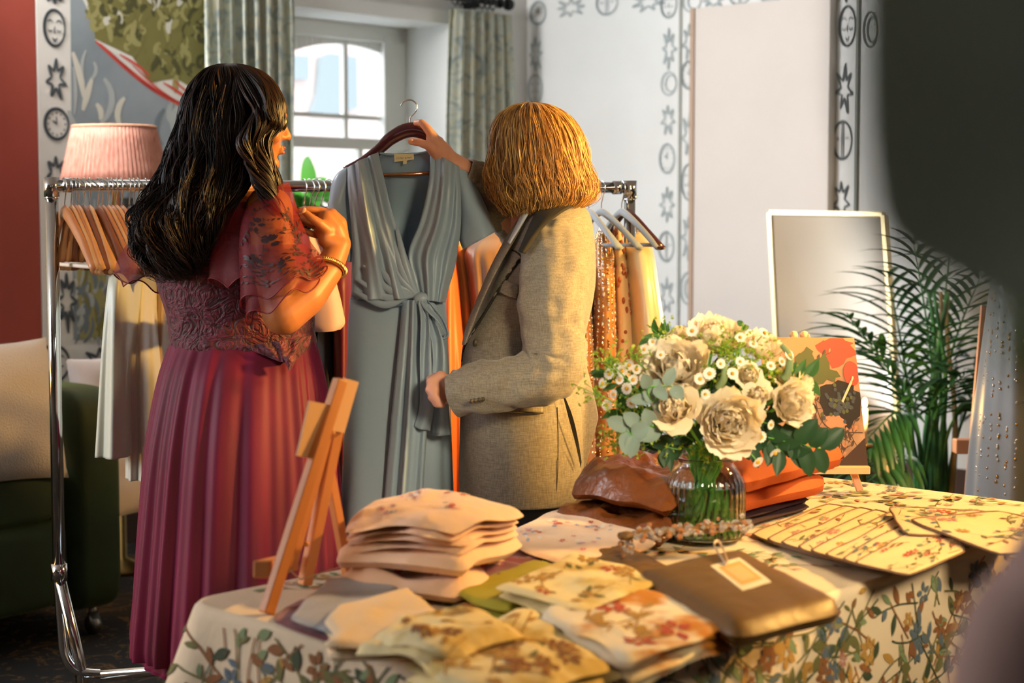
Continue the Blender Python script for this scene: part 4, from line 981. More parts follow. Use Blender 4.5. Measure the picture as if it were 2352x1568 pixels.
peony('rose', 'small pale bud at the far right tip of the bouquet', FP(1850, 880, -.02), .022, (1, -.4, .4), 14, m_pet2, rose=True, group='cream roses')
peony('rose', 'cream bud at the top left edge of the bouquet', FP(1562, 765, .0), .020, (-.1, -.4, 1), 15, m_pet2, rose=True, group='cream roses')
# daisies
def daisy_proto():
    t_ = thing('daisy', 'x', 'flower', (0, 0, 0), group='small daisies in the bouquet'); b = MB()
    for k in range(12): a = 2*PI*k/12; petal(b, Vector((0, 0, 0)), (math.cos(a), math.sin(a), .05), (0, 0, 1), .011, .0065, .1, n=3)
    b.build('petals', m_dpet, t_); b = MB(); b.ell((0, 0, .0015), (.0038, .0038, .003), 8); b.build('centre', m_yc, t_)
    b = MB(); b.tube([(0, 0, 0), (.004, 0, -.03), (0, 0, -.06)], .0009, 5); b.build('stem', m_stem, t_); return t_
dz = daisy_proto(); rn = random.Random(77)
dspots = [(1463, 848, 'left edge high'), (1445, 838, 'left edge highest'), (1424, 872, 'far left middle'), (1440, 892, 'left middle'), (1410, 905, 'far left low'), (1400, 858, 'leftmost'), (1478, 868, 'beside the upper left peony'), (1500, 785, 'upper left'), (1480, 802, 'upper left edge'), (1608, 870, 'centre high'), (1630, 858, 'centre beside the stem'), (1682, 858, 'right of the curved stem'), (1700, 830, 'upper right of centre'), (1795, 830, 'upper right'), (1812, 815, 'upper right edge'), (1730, 790, 'top right'), (1755, 765, 'topmost right'), (1770, 975, 'below the right peony'), (1748, 1003, 'lower right'), (1805, 990, 'lower right outside'), (1690, 1050, 'lowest right of the front peony'), (1740, 1060, 'lowest right'), (1828, 1045, 'far lower right'), (1858, 1030, 'beside the dark leaves'), (1780, 1040, 'over the rust cloth'), (1395, 930, 'leftmost low'), (1450, 925, 'left below the eucalyptus'), (1518, 815, 'above the left peony'), (1590, 760, 'top centre left'), (1700, 775, 'top centre right'), (1620, 905, 'centre low'), (1655, 835, 'centre top'), (1770, 840, 'right of the rosebuds'), (1430, 852, 'left cluster middle'), (1455, 872, 'left cluster low'), (1418, 840, 'left cluster top'), (1385, 880, 'left cluster outside')]
for i, (x, y, w_) in enumerate(dspots):
    x0 = x-1625; y0 = y-930; ax_ = Vector((x0/250+rn.uniform(-.3, .3), -1, -y0/250+rn.uniform(-.3, .3))).normalized()
    dup(dz, FP(x, y, -.115+abs(x0)/3000+(.05 if y < 800 else 0)), ax_.to_track_quat('Z', 'Y').to_euler(), 'white daisy with yellow centre, '+w_+' of the bouquet', scale=rn.uniform(.85, 1.15))
for c in list(dz.children): bpy.data.objects.remove(c)
bpy.data.objects.remove(dz)
# lime filler sprigs
rn = random.Random(31)
for i, (x, y, w_, s_) in enumerate([(1400, 830, 'at the left edge high', 1), (1375, 905, 'poking out far left', .7), (1420, 985, 'at the lower left', 1), (1440, 1000, 'at the lowest left', .8), (1680, 835, 'right of the top peony', 1.5), (1725, 845, 'above the rosebuds', 1.3), (1480, 900, 'between eucalyptus and peony', 1), (1475, 940, 'behind the eucalyptus', 1.1), (1655, 800, 'at the top centre', 1.2), (1510, 1010, 'under the rose', 1.1), (1775, 850, 'at the right shoulder', 1), (1530, 775, 'at the upper left', .9), (1450, 815, 'at the upper left corner', .8), (1620, 1030, 'just above the vase neck', .9), (1700, 800, 'at the back right', 1.2), (1410, 1020, 'hanging lowest at the left', .6)]):
    p0 = FP(x, y, -.04+rn.uniform(-.03, .03)); sp_ = thing('filler_sprig', 'lime green filler sprig '+w_+' of the bouquet', 'foliage', p0, group='lime filler sprigs')
    b = MB(); bs = MB()
    for k in range(int(46*s_)):
        d = Vector((rn.gauss(0, .020), rn.gauss(0, .014), rn.gauss(0, .018)))*s_**.5; p = p0+d
        for j in range(4): 
            dd = Vector((rn.gauss(0, 1), rn.gauss(0, 1), rn.gauss(0, 1))).normalized(); petal(b, p, dd, dd.orthogonal(), .0055, .005, .3, n=2)
        if k % 4 == 0: bs.tube([p, p0-UP*.01*k/46], .0006, 4)
    b.build('florets', m_frill, sp_); stemtube(bs, p0, rn, .0012); bs.build('stem', m_stem, sp_)
# leaf sprays
def spray(label, pts, mm, L, w, n, seed, round_=False, group=None):
    rn = random.Random(seed); P = [FP(*p) for p in pts]; t_ = thing('leaf_spray', label, 'foliage', P[0], group=group); b = MB()
    path = [cat3(P, k/20) for k in range(21)]; bs = MB(); bs.tube(path, .0015, 5); stemtube(bs, P[0], rn, .0016); bs.build('stem', m_stem, t_)
    for k in range(n):
        f = .05+.95*k/(n-1); p = cat3(P, f); d = (cat3(P, min(f+.05, 1))-cat3(P, f-.05)).normalized(); sd = Vector((-d.z, 0, d.x))
        sg = 1 if k % 2 else -1; dd = d*.5+sd*sg*rn.uniform(.6, 1)+Vector((0, rn.uniform(-.5, .2), 0))
        leafgrid(b, p, dd, Vector((0, -1, .3)), L*rn.uniform(.8, 1.15), w*rn.uniform(.85, 1.1), droop=rn.uniform(0, .25), n=6, pointy=.55 if round_ else 1)
    b.build('leaves', mm, t_)
spray('blue grey eucalyptus spray left of the cream rose', [(1520, 900, -.09), (1500, 920, -.11), (1490, 890, -.12), (1545, 885, -.12)], m_euc, .038, .026, 9, 1, True, 'eucalyptus sprays')
spray('blue grey eucalyptus spray at the lower left of the bouquet', [(1530, 990, -.09), (1480, 975, -.11), (1440, 985, -.11), (1455, 1000, -.12)], m_euc, .040, .030, 11, 2, True, 'eucalyptus sprays')
spray('dark green leaf spray drooping at the lower right over the rust cloth', [(1700, 990, -.04), (1790, 1010, -.06), (1840, 1020, -.07), (1885, 1030, -.07)], m_dk, .060, .034, 10, 3, True)
spray('dark green leaf spray beneath the right peony', [(1700, 980, -.03), (1740, 950, -.04), (1760, 1000, -.05), (1800, 1040, -.06)], m_dk, .052, .026, 14, 4)
spray('dark green leaf spray below the front peony', [(1600, 1020, -.02), (1570, 1000, -.04), (1540, 1020, -.05), (1520, 1035, -.05)], m_dk, .045, .02, 16, 5)
spray('fresh green leaf spray at the back top of the bouquet', [(1600, 850, .05), (1540, 790, .04), (1520, 775, .03), (1500, 765, .03)], m_lf, .035, .012, 16, 6)
spray('fresh green leaf spray at the right shoulder of the bouquet', [(1700, 880, .0), (1760, 870, -.02), (1820, 870, -.02), (1860, 868, -.02)], m_lf, .045, .018, 14, 7)
spray('fresh green leaf spray in the middle of the bouquet', [(1630, 900, .0), (1640, 870, -.03), (1680, 900, -.04), (1720, 940, -.04)], m_dk, .045, .02, 16, 8)
spray('green leaf spray on the left behind the daisies', [(1500, 950, .0), (1460, 900, -.0), (1420, 880, 0), (1390, 850, 0)], m_lf, .035, .014, 18, 9)
spray('green leaf spray under the left flowers', [(1560, 1000, .0), (1500, 980, .0), (1450, 960, 0), (1420, 940, 0)], m_lf, .038, .016, 18, 10)
spray('dark leaf spray right of the vase neck', [(1660, 1040, -.03), (1700, 1020, -.05), (1740, 1030, -.05), (1770, 1015, -.05)], m_dk, .045, .022, 12, 12)
spray('dark leaf filler behind the peonies', [(1600, 960, .03), (1620, 900, .03), (1700, 900, .03), (1780, 960, .03)], m_dk, .06, .03, 20, 13)
spray('tiny leaf twig sticking up at the top right of the bouquet', [(1700, 800, .03), (1698, 775, .02), (1704, 755, .02), (1706, 748, .02)], m_lf, .014, .012, 4, 11, True)
for lab, pts in (('curved green seed stalk arching at the upper right of the bouquet', [(1800, 870, -.04), (1812, 845, -.05), (1812, 815, -.05), (1795, 792, -.05)]), ('curved green seed stalk in the centre of the bouquet', [(1650, 890, -.08), (1662, 870, -.09), (1664, 850, -.09), (1662, 835, -.09)])):
    P = [FP(*p) for p in pts]; t_ = thing('seed_stalk', lab, 'flower', P[0]); b = MB(); b.tube([cat3(P, k/16) for k in range(17)], [.0085-.0035*k/16 for k in range(17)], 10); b.build('stalk', mat('fuzzy_sage_stalk', '#7d9268', .9), t_)
# bundle of stems seen through the glass
rn = random.Random(2)
for k in range(16):
    a = rn.uniform(0, 6.3); foot = VB+Vector((.055*math.cos(a), .055*math.sin(a), .014)); nk = neck+Vector((.028*math.cos(a+2.4), .028*math.sin(a+2.4), 0)); b = MB()
    b.tube([foot, (foot+nk)/2+Vector((rn.uniform(-.01, .01), rn.uniform(-.01, .01), 0)), nk, nk+UP*.03], rn.uniform(.0025, .0045), 7)
    b.build('cut_stem', m_stem, label='green cut stem crossing inside the glass vase', cat='flower stem', group='stems in the vase')

# ================================================================== CLOTHES RACK
m_chrome = mat('chrome', '#cfd3d6', .12, metal=1)
RL = W(118, 426, 4.40); RR = W(1447, 430, 4.85); RZ = (RL.z+RR.z)/2
RL.z = RR.z = RZ
ER1 = (RR-RL); RLEN = ER1.length; ER1.normalize(); NR1 = Vector((ER1.y, -ER1.x, 0))    # NR1 points to the camera
def RP(s_, dz=0, n_=0): return RL+ER1*s_+UP*dz+NR1*n_
rack = thing('clothes_rack', 'chrome clothes rack carrying hangers and gowns behind the two women', 'clothes rack', Vector(((RL.x+RR.x)/2, (RL.y+RR.y)/2, 0)))
b = MB(); b.tube([RP(-.005), RP(RLEN+.005)], .0155, 20); b.build('rail', m_chrome, rack)
b = MB()
for s_ in (.04, RLEN-.04): b.tube([RP(s_-.012), RP(s_+.012)], .019, 20)
b.build('rail_collars', m_chrome, rack)
def sround(pts, n=40): return [cat3(pts, i/n) for i in range(n+1)]
for s_, e_ in ((0, 1), (RLEN, -1)):
    jz = .455
    top = RP(s_); p = Vector((top.x, top.y, jz))
    b = MB(); b.tube([top+UP*.018, p], .0165, 20); b.tube([top+UP*.02, top-UP*.03], .020, 20); b.tube([top-UP*.03, top-UP*.036], .0185, 20); b.build('post', m_chrome, rack)
    b = MB(); b.tube([p+UP*.015, p-UP*.03], .021, 20); b.build('joint', m_chrome, rack)
    # two splayed foot tubes joined by the cross tube near the floor
    fa = p-UP*.02; f1 = Vector((p.x, p.y, .17))+ER1*e_*.055-NR1*.02
    b = MB(); b.tube([fa, f1, f1-UP*.06], .0150, 18); b.build('slanted_leg', m_chrome, rack)
    q = [p-UP*.01-ER1*e_*.004-NR1*.02, Vector((p.x, p.y, .30))-NR1*.03+ER1*e_*.004, Vector((p.x, p.y, .22))-NR1*.03+ER1*e_*.012, Vector((p.x, p.y, .175))+ER1*e_*.045-NR1*.02, Vector((p.x, p.y, .165))+ER1*e_*.12]
    b = MB(); b.tube(sround(q), .0135, 16); b.build('curved_leg', m_chrome, rack)
    fl = Vector((p.x, p.y, .10))+ER1*e_*.055
    b = MB(); b.tube([fl+NR1*.24, fl-NR1*.24], .0145, 16); b.build('foot_tube', m_chrome, rack)
    for sg in (.22, -.22):
        c = fl+NR1*sg; b = MB(); b.tube([c-UP*.012, c-UP*.05], .007, 8); b.tube([Vector((c.x-.011, c.y, .027)), Vector((c.x+.011, c.y, .027))], .027, 18); b.build('caster', mat('rubber_grey', '#4a4b4c', .5), rack)
b = MB(); b.tube([Vector((RL.x, RL.y, .165))+ER1*.10, Vector((RL.x, RL.y, .165))+ER1*(RLEN-.10)], .0145, 18); b.build('cross_tube', m_chrome, rack)

# ------------------------------------------------------------------ hangers
m_hook = mat('hook_steel', '#d5d8da', .2, metal=1)
def hanger(name, label, mm, mbar=None, hl=.21, drop=.105, th=.0075, bar=True, h=.017, group=None, hook=True, cat='hanger'):
    """local frame: hook rests on the rail at z=0 (rail centre), shoulders along local X"""
    t_ = thing(name, label, cat, (0, 0, 0), group=group)
    if hook:
        b = MB(); r = .021
        pts = [(r*math.cos(a), 0, r*math.sin(a)-.002) for a in [PI*1.08-(PI*1.40)*k/20 for k in range(21)]]
        pts += [(.006, 0, -.033), (0, 0, -.045), (0, 0, -.062)]
        b.tube(pts, .0017, 7); b.build('hook', m_hook, t_)
    b = MB(); P = []; rad = []; fl = []
    for k in range(25):
        u = -1+2*k/24; x = u*hl; P.append((x, .022*u*u, -.068-drop*(abs(u)**1.35)+.0*u)); rad.append(h*(1-.30*abs(u))); fl.append(th/(h*(1-.30*abs(u)))*(1+.9*max(abs(u)-.6, 0)/.4))
    b.tube(P, rad, 12, flat=fl, up=(0, 0, 1)); b.build('body', mm, t_)
    if bar:
        b = MB(); z = -.068-drop*.93; b.tube([(-hl*.88, .018, z), (hl*.88, .018, z)], .0052, 10); b.build('bar', mbar or mm, t_)
    return t_
m_wlight = mat('beech_wood_light', '#e0ae78', .4, noise_=(5, '#cf955c'), coat=.3); m_wmid = mat('beech_wood_tan', '#c98a58', .4, noise_=(5, '#b87545'), coat=.3); m_wdark = mat('cherry_wood', '#8f5638', .4, noise_=(5, '#7c4629'), coat=.3); m_blk = mat('black_hanger', '#17181a', .4)
angR = math.atan2(ER1.y, ER1.x)
def on_rail(px): return (W(px, 426, RL.y+(RR.y-RL.y)*(px-118)/(1447-118))-RL).dot(ER1)
ordn = ['first', 'second', 'third', 'fourth', 'fifth', 'sixth', 'seventh', 'eighth', 'ninth', 'tenth', 'eleventh', 'twelfth', 'thirteenth', 'fourteenth', 'fifteenth']
hs = [(148, m_wmid, .60), (162, m_wlight, .48), (171, m_wmid, .42), (179, m_wlight, .44), (192, m_wdark, .46), (205, m_wlight, .36), (225, m_wdark, .50), (233, m_wmid, .50), (246, m_wlight, .50), (255, m_wmid, .48), (266, m_wlight, .52), (278, m_wmid, .46)]
protos = {}
for i, (px, mm, yaw) in enumerate(hs):
    kind = {'beech_wood_light': 'pale beech', 'beech_wood_tan': 'tan wooden', 'cherry_wood': 'reddish brown wooden'}[mm.name]
    lab = kind+' hanger, '+ordn[i]+' from the left rack post'
    # local -X end comes forward (towards the camera) and to the right
    ang = angR-PI/2+yaw*.42
    if mm.name not in protos: protos[mm.name] = h_ = hanger('wooden_hanger', lab, mm, mat('bar_pale', '#e9dccb', .5), group='wooden hangers at the left end of the rack', drop=.15, hl=.20, th=.0095, h=.018); h_.location = RP(on_rail(px), -.0, 0); h_.rotation_euler = (rnd(-.03, .03), 0, ang)
    else: h_ = dup(protos[mm.name], RP(on_rail(px)), (rnd(-.04, .04), 0, ang), lab)
bh = None
for i, px in enumerate([296, 306, 316, 333, 350]):
    lab = 'black hanger, '+ordn[i]+' from the left of the black ones beside the wooden hangers'
    if bh is None: bh = hanger('black_hanger', lab, m_blk, group='black hangers beside the wooden ones', drop=.15, hl=.20, th=.008); bh.location = RP(on_rail(px)); bh.rotation_euler = (0, 0, angR-PI/2+.14)
    else: dup(bh, RP(on_rail(px)), (0, 0, angR-PI/2+.14), lab)
m_mah = mat('mahogany_dark', '#4e2425', .3, coat=.5)
mh = None
for i, px in enumerate([697, 710, 721, 735, 752]):
    lab = 'dark hanger with steel hook above the raised hand, '+ordn[i]+' from the left'
    mm = m_blk if i else m_mah
    if i < 2: mh = hanger('dark_hanger', lab, mm, group='dark hangers above the raised hand', bar=False, drop=.11, hl=.20); mh.location = RP(on_rail(px)); mh.rotation_euler = (0, 0, angR-PI/2+(.5 if i else .2))
    else: dup(mh, RP(on_rail(px)), (0, 0, angR-PI/2+.55), lab)
m_gry = mat('grey_velvet_hanger', '#8d9aa6', .7, sheen=.4)
gh = None
for i, (px, yw, mm, dz) in enumerate([(1352, .05, m_gry, 0), (1381, .20, m_gry, 0), (1428, .16, m_gry, 0), (1440, .12, m_mah, 0)]):
    lab = ['grey hanger nearest the blonde hair at the right end', 'grey hanger over the gold sequin gown', 'grey hanger with the cream satin blouse', 'dark hanger closest to the right rack post'][i]
    gh = hanger('clip_hanger', lab, mm, group='hangers at the right end of the rack', drop=.10, hl=.17, h=.011); gh.location = RP(on_rail(px)); gh.rotation_euler = (0, 0, angR-PI/2+yw)

# ------------------------------------------------------------------ cloth helpers
def loft(b, rows, nseg=120, nv=60, folds=(), p=2.3, m=0, noise_amp=0, seed=0, a0=0, a1=2*PI, off=0, closed=True, nfreq=(2, 5)):
    """rows = (py, px_left, px_right, depth, half_thickness); folds = [(count, amp, phase, drift, startv)]"""
    R_ = []
    for (py, xl, xr, d, th) in rows:
        L = W(xl, py, d); Rr = W(xr, py, d); R_.append(((L.x+Rr.x)/2, d, L.z, (Rr.x-L.x)/2, th))
    def P(u, v):
        cx, cy, z, hw, th = catmull(R_, v); a = a0+(a1-a0)*u
        c, s_ = math.cos(a), math.sin(a); q = 2/p
        x = math.copysign(abs(c)**q, c); y = math.copysign(abs(s_)**q, s_)
        k = 1
        for (n, am, ph, dr, sv) in folds:
            w = min(max((v-sv)/(1-sv+1e-6), 0), 1)**.7 if v > sv else 0
            k += am*w*math.sin(n*a+ph+dr*v+1.2*math.sin(a*2+ph)) * (.6+.4*math.sin(a*3.1+ph*2))
        if noise_amp: k += noise_amp*nz(math.cos(a)*nfreq[0]+seed, math.sin(a)*nfreq[0], z*nfreq[1])
        return Vector((cx+(x*hw+math.copysign(off, x)*(abs(x) > 0))*k, cy+(y*th+math.copysign(off, y))*k, z))
    b.grid(P, nseg, nv, cu=closed)
    if m: b.m[-nseg*nv:] = [m]*(nseg*nv)
    return P
def panel(b, left, right, dep, nu=30, nv=40, folds=(), bulge=0, m=0, seed=0, conv=0, fstart=0):
    """cloth between two pixel curves; left/right: [(px,py,d)...]; folds across u running along v"""
    L = [W(*p) for p in left]; Rr = [W(*p) for p in right]
    def P(u, v):
        a = cat3(L, v); c = cat3(Rr, v); p = a.lerp(c, u); wdt = (c-a).length
        o = bulge*math.sin(PI*u)
        for (n, am, ph, dr) in folds: o += am*math.sin(n*2*PI*u+ph+dr*v)*math.sin(PI*min(max(u, 0), 1))**.5*min(1, wdt/.1)
        return p+Vector((0, -o+dep, 0))
    b.grid(P, nu, nv, m=m); return P

# ------------------------------------------------------------------ gowns on the rack
def gown(name, label, cat, rows, mm, folds, seed=0, extra=None, group=None, **kw):
    b = MB(); P = loft(b, rows, folds=folds, seed=seed, **kw)
    if extra: 
        t_ = thing(name, label, cat, P(.75, .5), group=group); b.build('dress_body', mm, t_, solid=.002); extra(t_, P)
    else: b.build(name, mm, label=label, cat=cat, group=group, solid=.002)
    return P
m_sage = mat('pale_sage_satin', '#cfd4c4', .35, sheen=.2, bump=(6, .3, .02))
m_sage2 = mat('pale_cream_satin', '#d8d6c6', .35, sheen=.2, bump=(6, .3, .02))
gown('hanging_gown', 'pale sage satin gown hanging left of the woman in red, the nearer one', 'dress', [(590, 272, 318, 4.45, .10), (640, 270, 322, 4.4, .17), (760, 262, 325, 4.4, .2), (900, 252, 327, 4.4, .2), (1030, 244, 330, 4.4, .2)], m_sage, [(5, .10, 0, 1, 0), (9, .07, 1, 2, .2)], 1)
gown('hanging_gown', 'cream satin gown between the sage one and the woman in red', 'dress', [(590, 315, 365, 4.55, .10), (700, 316, 372, 4.55, .18), (850, 314, 378, 4.5, .2), (1000, 312, 384, 4.5, .2), (1078, 312, 386, 4.5, .2)], m_sage2, [(6, .10, 2, 1, 0), (11, .06, 1, 2, .2)], 2)
gown('hanging_gown', 'beige gown half hidden behind the red bodice', 'dress', [(590, 365, 400, 4.6, .08), (850, 372, 402, 4.6, .16), (1000, 378, 402, 4.6, .18), (1080, 380, 402, 4.6, .18)], mat('tan_satin', '#b59b77', .4), [(6, .1, 2, 1, 0)], 3)
m_blush = mat('blush_chiffon', '#e9c6c4', .7, sheen=.3, translucent=.3)
gown('hanging_blouse', 'blush pink chiffon blouse with wide sleeve behind the raised hand', 'blouse', [(530, 676, 735, 4.62, .10), (600, 668, 765, 4.6, .15), (680, 680, 790, 4.6, .17), (735, 688, 800, 4.6, .17), (752, 720, 790, 4.6, .16)], m_blush, [(4, .08, 0, 1, .2), (7, .06, 1, 2, .3)], 4)
gown('hanging_gown', 'burgundy gown with short sleeve behind the blue dress', 'dress', [(590, 755, 812, 4.68, .08), (640, 762, 815, 4.66, .12), (700, 770, 815, 4.66, .13), (900, 770, 815, 4.66, .14), (1200, 765, 820, 4.66, .15)], mat('deep_burgundy', '#5b0f28', .5), [(5, .08, 0, 1, .1)], 5)
m_blackc = mat('black_fabric', '#131013', .7)
gown('hanging_gown', 'black gown hanging between the women low behind the easel', 'dress', [(560, 735, 790, 4.74, .08), (760, 735, 800, 4.72, .15), (1000, 730, 810, 4.70, .17), (1300, 720, 815, 4.70, .18)], m_blackc, [(7, .09, 0, 1, .1)], 6)
gown('hanging_gown', 'olive trimmed dark gown left of the black one', 'dress', [(700, 700, 740, 4.78, .08), (850, 712, 745, 4.76, .12), (1250, 700, 745, 4.76, .13)], mat('dark_olive_satin', '#57523d', .5), [(5, .09, 0, 1, .1)], 6)
m_org = mat('burnt_orange_silk', '#cf5f22', .45, sheen=.2); m_apr = mat('apricot_silk', '#e8a85a', .45, sheen=.2)
gown('hanging_gown', 'burnt orange silk gown right of the blue dress', 'dress', [(560, 1020, 1050, 4.70, .08), (700, 1012, 1062, 4.68, .15), (900, 1005, 1078, 4.66, .17), (1200, 1000, 1085, 4.66, .18)], m_org, [(6, .08, 0, 1, .1), (11, .05, 0, 1, .1)], 7)
gown('hanging_gown', 'apricot silk gown between orange and taupe gowns', 'dress', [(545, 1040, 1068, 4.76, .07), (700, 1050, 1092, 4.74, .12), (900, 1060, 1100, 4.72, .14), (1200, 1062, 1105, 4.72, .14)], m_apr, [(6, .08, 3, 1, .1)], 8)
m_tau = mat('taupe_chiffon', '#8e6a4c', .55, sheen=.2); m_gold = mat('gold_sequin', '#d9a052', .18, metal=.9); m_bead = mat('silver_bead', '#e9e2d6', .1, metal=.7)
def necktrim(t_, P, n=60, seed=1, v0=.0, v1=.06, mm=None):
    rn = random.Random(seed); b = MB()
    for k in range(n):
        u = rn.uniform(.5, 1); p = P(u, rn.uniform(v0, v1)); b.ell(p+Vector((0, -.004, 0)), rn.uniform(.003, .006), 6)
    o = b.build('neckline_beads', mm or m_bead, t_); o['kind'] = 'stuff'
gown('hanging_gown', 'taupe chiffon gown with beaded neckline behind the extended sleeve', 'dress', [(528, 1140, 1160, 4.74, .03), (548, 1100, 1168, 4.74, .07), (580, 1068, 1172, 4.72, .13), (640, 1072, 1180, 4.72, .15), (800, 1082, 1190, 4.72, .17), (1200, 1090, 1200, 4.72, .18)], m_tau, [(9, .07, 0, 1, .1), (15, .04, 0, 1, .1)], 9, extra=lambda t_, P: necktrim(t_, P, 90, 3, .0, .09))
# sequin gowns
m_amb = mat('amber_tulle', '#b5742c', .5, sheen=.3); m_amb2 = mat('dark_amber_tulle', '#8c5524', .5, sheen=.3)
def sequins(ncol, nper, seed, mats=None, r=.0042):
    def go(t_, P):
        rn = random.Random(seed)
        for nm, mm in (('gold_sequins', m_gold), ('silver_sequins', m_bead)):
            b = MB()
            for c in range(ncol):
                u = .5+.5*(c+.5)/ncol
                for k in range(nper//2):
                    v = rn.uniform(.05, .99); p = P(u+rn.gauss(0, .004), v); b.ell(p+Vector((0, -.004, 0)), (r*rn.uniform(.6, 1), r*.6, r*rn.uniform(.8, 1.5)), 6)
            o = b.build(nm, mm, t_); o['kind'] = 'stuff'
        necktrim(t_, P, 30, seed)
    return go
gown('sequin_gown', 'dark amber sequin gown closest to the blazer back', 'dress', [(600, 1320, 1352, 4.80, .06), (800, 1322, 1362, 4.76, .15), (1000, 1322, 1366, 4.74, .17), (1250, 1322, 1370, 4.74, .18)], m_amb2, [(7, .09, 0, 1, .1)], 10, extra=sequins(7, 130, 5), group='sequin gowns')
gown('sequin_gown', 'amber gown with vertical lines of gold sequins behind the blazer', 'dress', [(525, 1378, 1392, 4.82, .03), (560, 1366, 1404, 4.82, .06), (660, 1362, 1410, 4.80, .12), (900, 1350, 1414, 4.78, .16), (1250, 1340, 1416, 4.78, .17)], m_amb, [(8, .08, 1, 1, .1)], 11, extra=sequins(8, 150, 6), group='sequin gowns')
m_beig2 = mat('pale_gold_tulle', '#e6c48a', .55, sheen=.3)
def spots(t_, P):
    rn = random.Random(3); b = MB()
    for k in range(46):
        p = P(rn.uniform(.55, .95), rn.uniform(.1, .98)); b.ell(p+Vector((0, -.004, 0)), (.005, .003, rn.uniform(.006, .012)), 8)
    o = b.build('brown_embroidery', mat('rust_bead', '#a0522a', .3), t_); o['kind'] = 'stuff'
gown('hanging_gown', 'pale gold gown with scattered rust beads beside the amber sequin gown', 'dress', [(515, 1411, 1420, 4.86, .02), (560, 1408, 1432, 4.85, .05), (700, 1408, 1446, 4.84, .10), (900, 1410, 1456, 4.82, .13), (1250, 1404, 1466, 4.82, .14)], m_beig2, [(6, .07, 1, 1, .1)], 12, extra=spots)
m_csat = mat('cream_satin_blouse', '#ecd6a8', .3, sheen=.2, bump=(5, .3, .02))
gown('hanging_blouse', 'cream satin blouse with beaded collar at the right end of the rack', 'blouse', [(526, 1446, 1474, 4.92, .03), (548, 1436, 1486, 4.90, .06), (580, 1434, 1500, 4.88, .11), (680, 1440, 1514, 4.86, .15), (790, 1444, 1530, 4.86, .17), (900, 1446, 1536, 4.86, .17)], m_csat, [(4, .07, 0, 1, .2), (7, .05, 2, 1, .2)], 13, extra=lambda t_, P: necktrim(t_, P, 50, 8, 0, .14))

# ================================================================== HELD BLUE DRESS AND ITS HANGER
HD = 4.12
m_blue = mat('dusty_blue_satin', '#93a8bb', .34, sheen=.15, bump=(4, .25, .03)); m_blueb = mat('blue_satin_inside', '#8da8bd', .45, bump=(4, .2, .03))
hh = thing('wooden_hanger', 'dark mahogany hanger held up by the woman in the blazer', 'hanger', W(942, 290, HD))
b = MB(); pts = [W(921, 243, HD), W(925, 236, HD), W(934, 230, HD), W(946, 230, HD), W(956, 238, HD), W(958, 250, HD), W(951, 261, HD), W(943, 270, HD), W(941, 284, HD)]
b.tube(sround(pts), .0017, 8); b.build('hook', m_hook, hh)
b = MB(); pts = [W(792, 392, HD+.012), W(832, 372, HD+.010), W(868, 345, HD+.005), W(900, 316, HD), W(940, 298, HD), W(978, 306, HD), W(1008, 334, HD+.005), W(1040, 362, HD+.01), W(1068, 384, HD+.012)]
rad = [.010, .012, .0135, .0165, .0185, .018, .015, .012, .010]
b.tube([cat3(pts, k/32) for k in range(33)], [np.interp(k/32, [i/8 for i in range(9)], rad) for k in range(33)], 14, flat=[.55+.3*abs(k/16-1) for k in range(33)]); b.build('body', mat('mahogany_gloss', '#5e2a30', .22, coat=.8, noise_=(6, '#451c22')), hh)
b = MB(); b.tube([W(832, 404, HD+.01), W(1036, 396, HD+.01)], .0048, 10); b.build('bar', mat('copper_bar', '#c98a5c', .25, metal=.8), hh)

dr = thing('wrap_dress', 'dusty blue satin wrap dress held up on a mahogany hanger', 'dress', W(915, 1110, HD))
f = HD-.05; bk = HD+.055
b = MB(); panel(b, [(866, 353, bk-.05), (800, 392, bk-.03), (806, 480, bk), (808, 600, bk), (806, 690, bk)], [(990, 350, bk-.05), (1058, 390, bk-.03), (1056, 480, bk), (1048, 600, bk), (1020, 690, bk)], 0, folds=[(3, .006, 0, 1)], nu=40)
b.build('back_panel', m_blueb, dr, solid=.002)
# front left panel (wearer's right) sweeping to the knot
b = MB(); Pl = panel(b, [(797, 386, HD-.01), (800, 440, f), (807, 520, f), (811, 600, f), (806, 688, f)], [(868, 350, HD-.02), (886, 425, f-.01), (906, 505, f-.015), (936, 592, f-.02), (968, 684, f-.03)], 0, folds=[(2.5, .011, .5, 2.2), (5, .005, 2, -3)], bulge=.035, nu=50, nv=60)
b.build('left_front_panel', m_blue, dr, solid=.002)
b = MB(); panel(b, [(989, 346, HD-.02), (985, 420, f), (966, 505, f-.008), (938, 582, f-.01), (952, 640, f-.02), (966, 686, f-.025)], [(1056, 383, HD-.01), (1058, 440, f+.005), (1058, 520, f+.005), (1048, 590, f+.01), (1036, 640, f+.01), (1022, 694, f+.01)], 0, folds=[(2, .010, 1.5, 2), (4.5, .006, 0, 4)], bulge=.030, nu=44, nv=60)
b.build('right_front_panel', m_blue, dr, solid=.002)
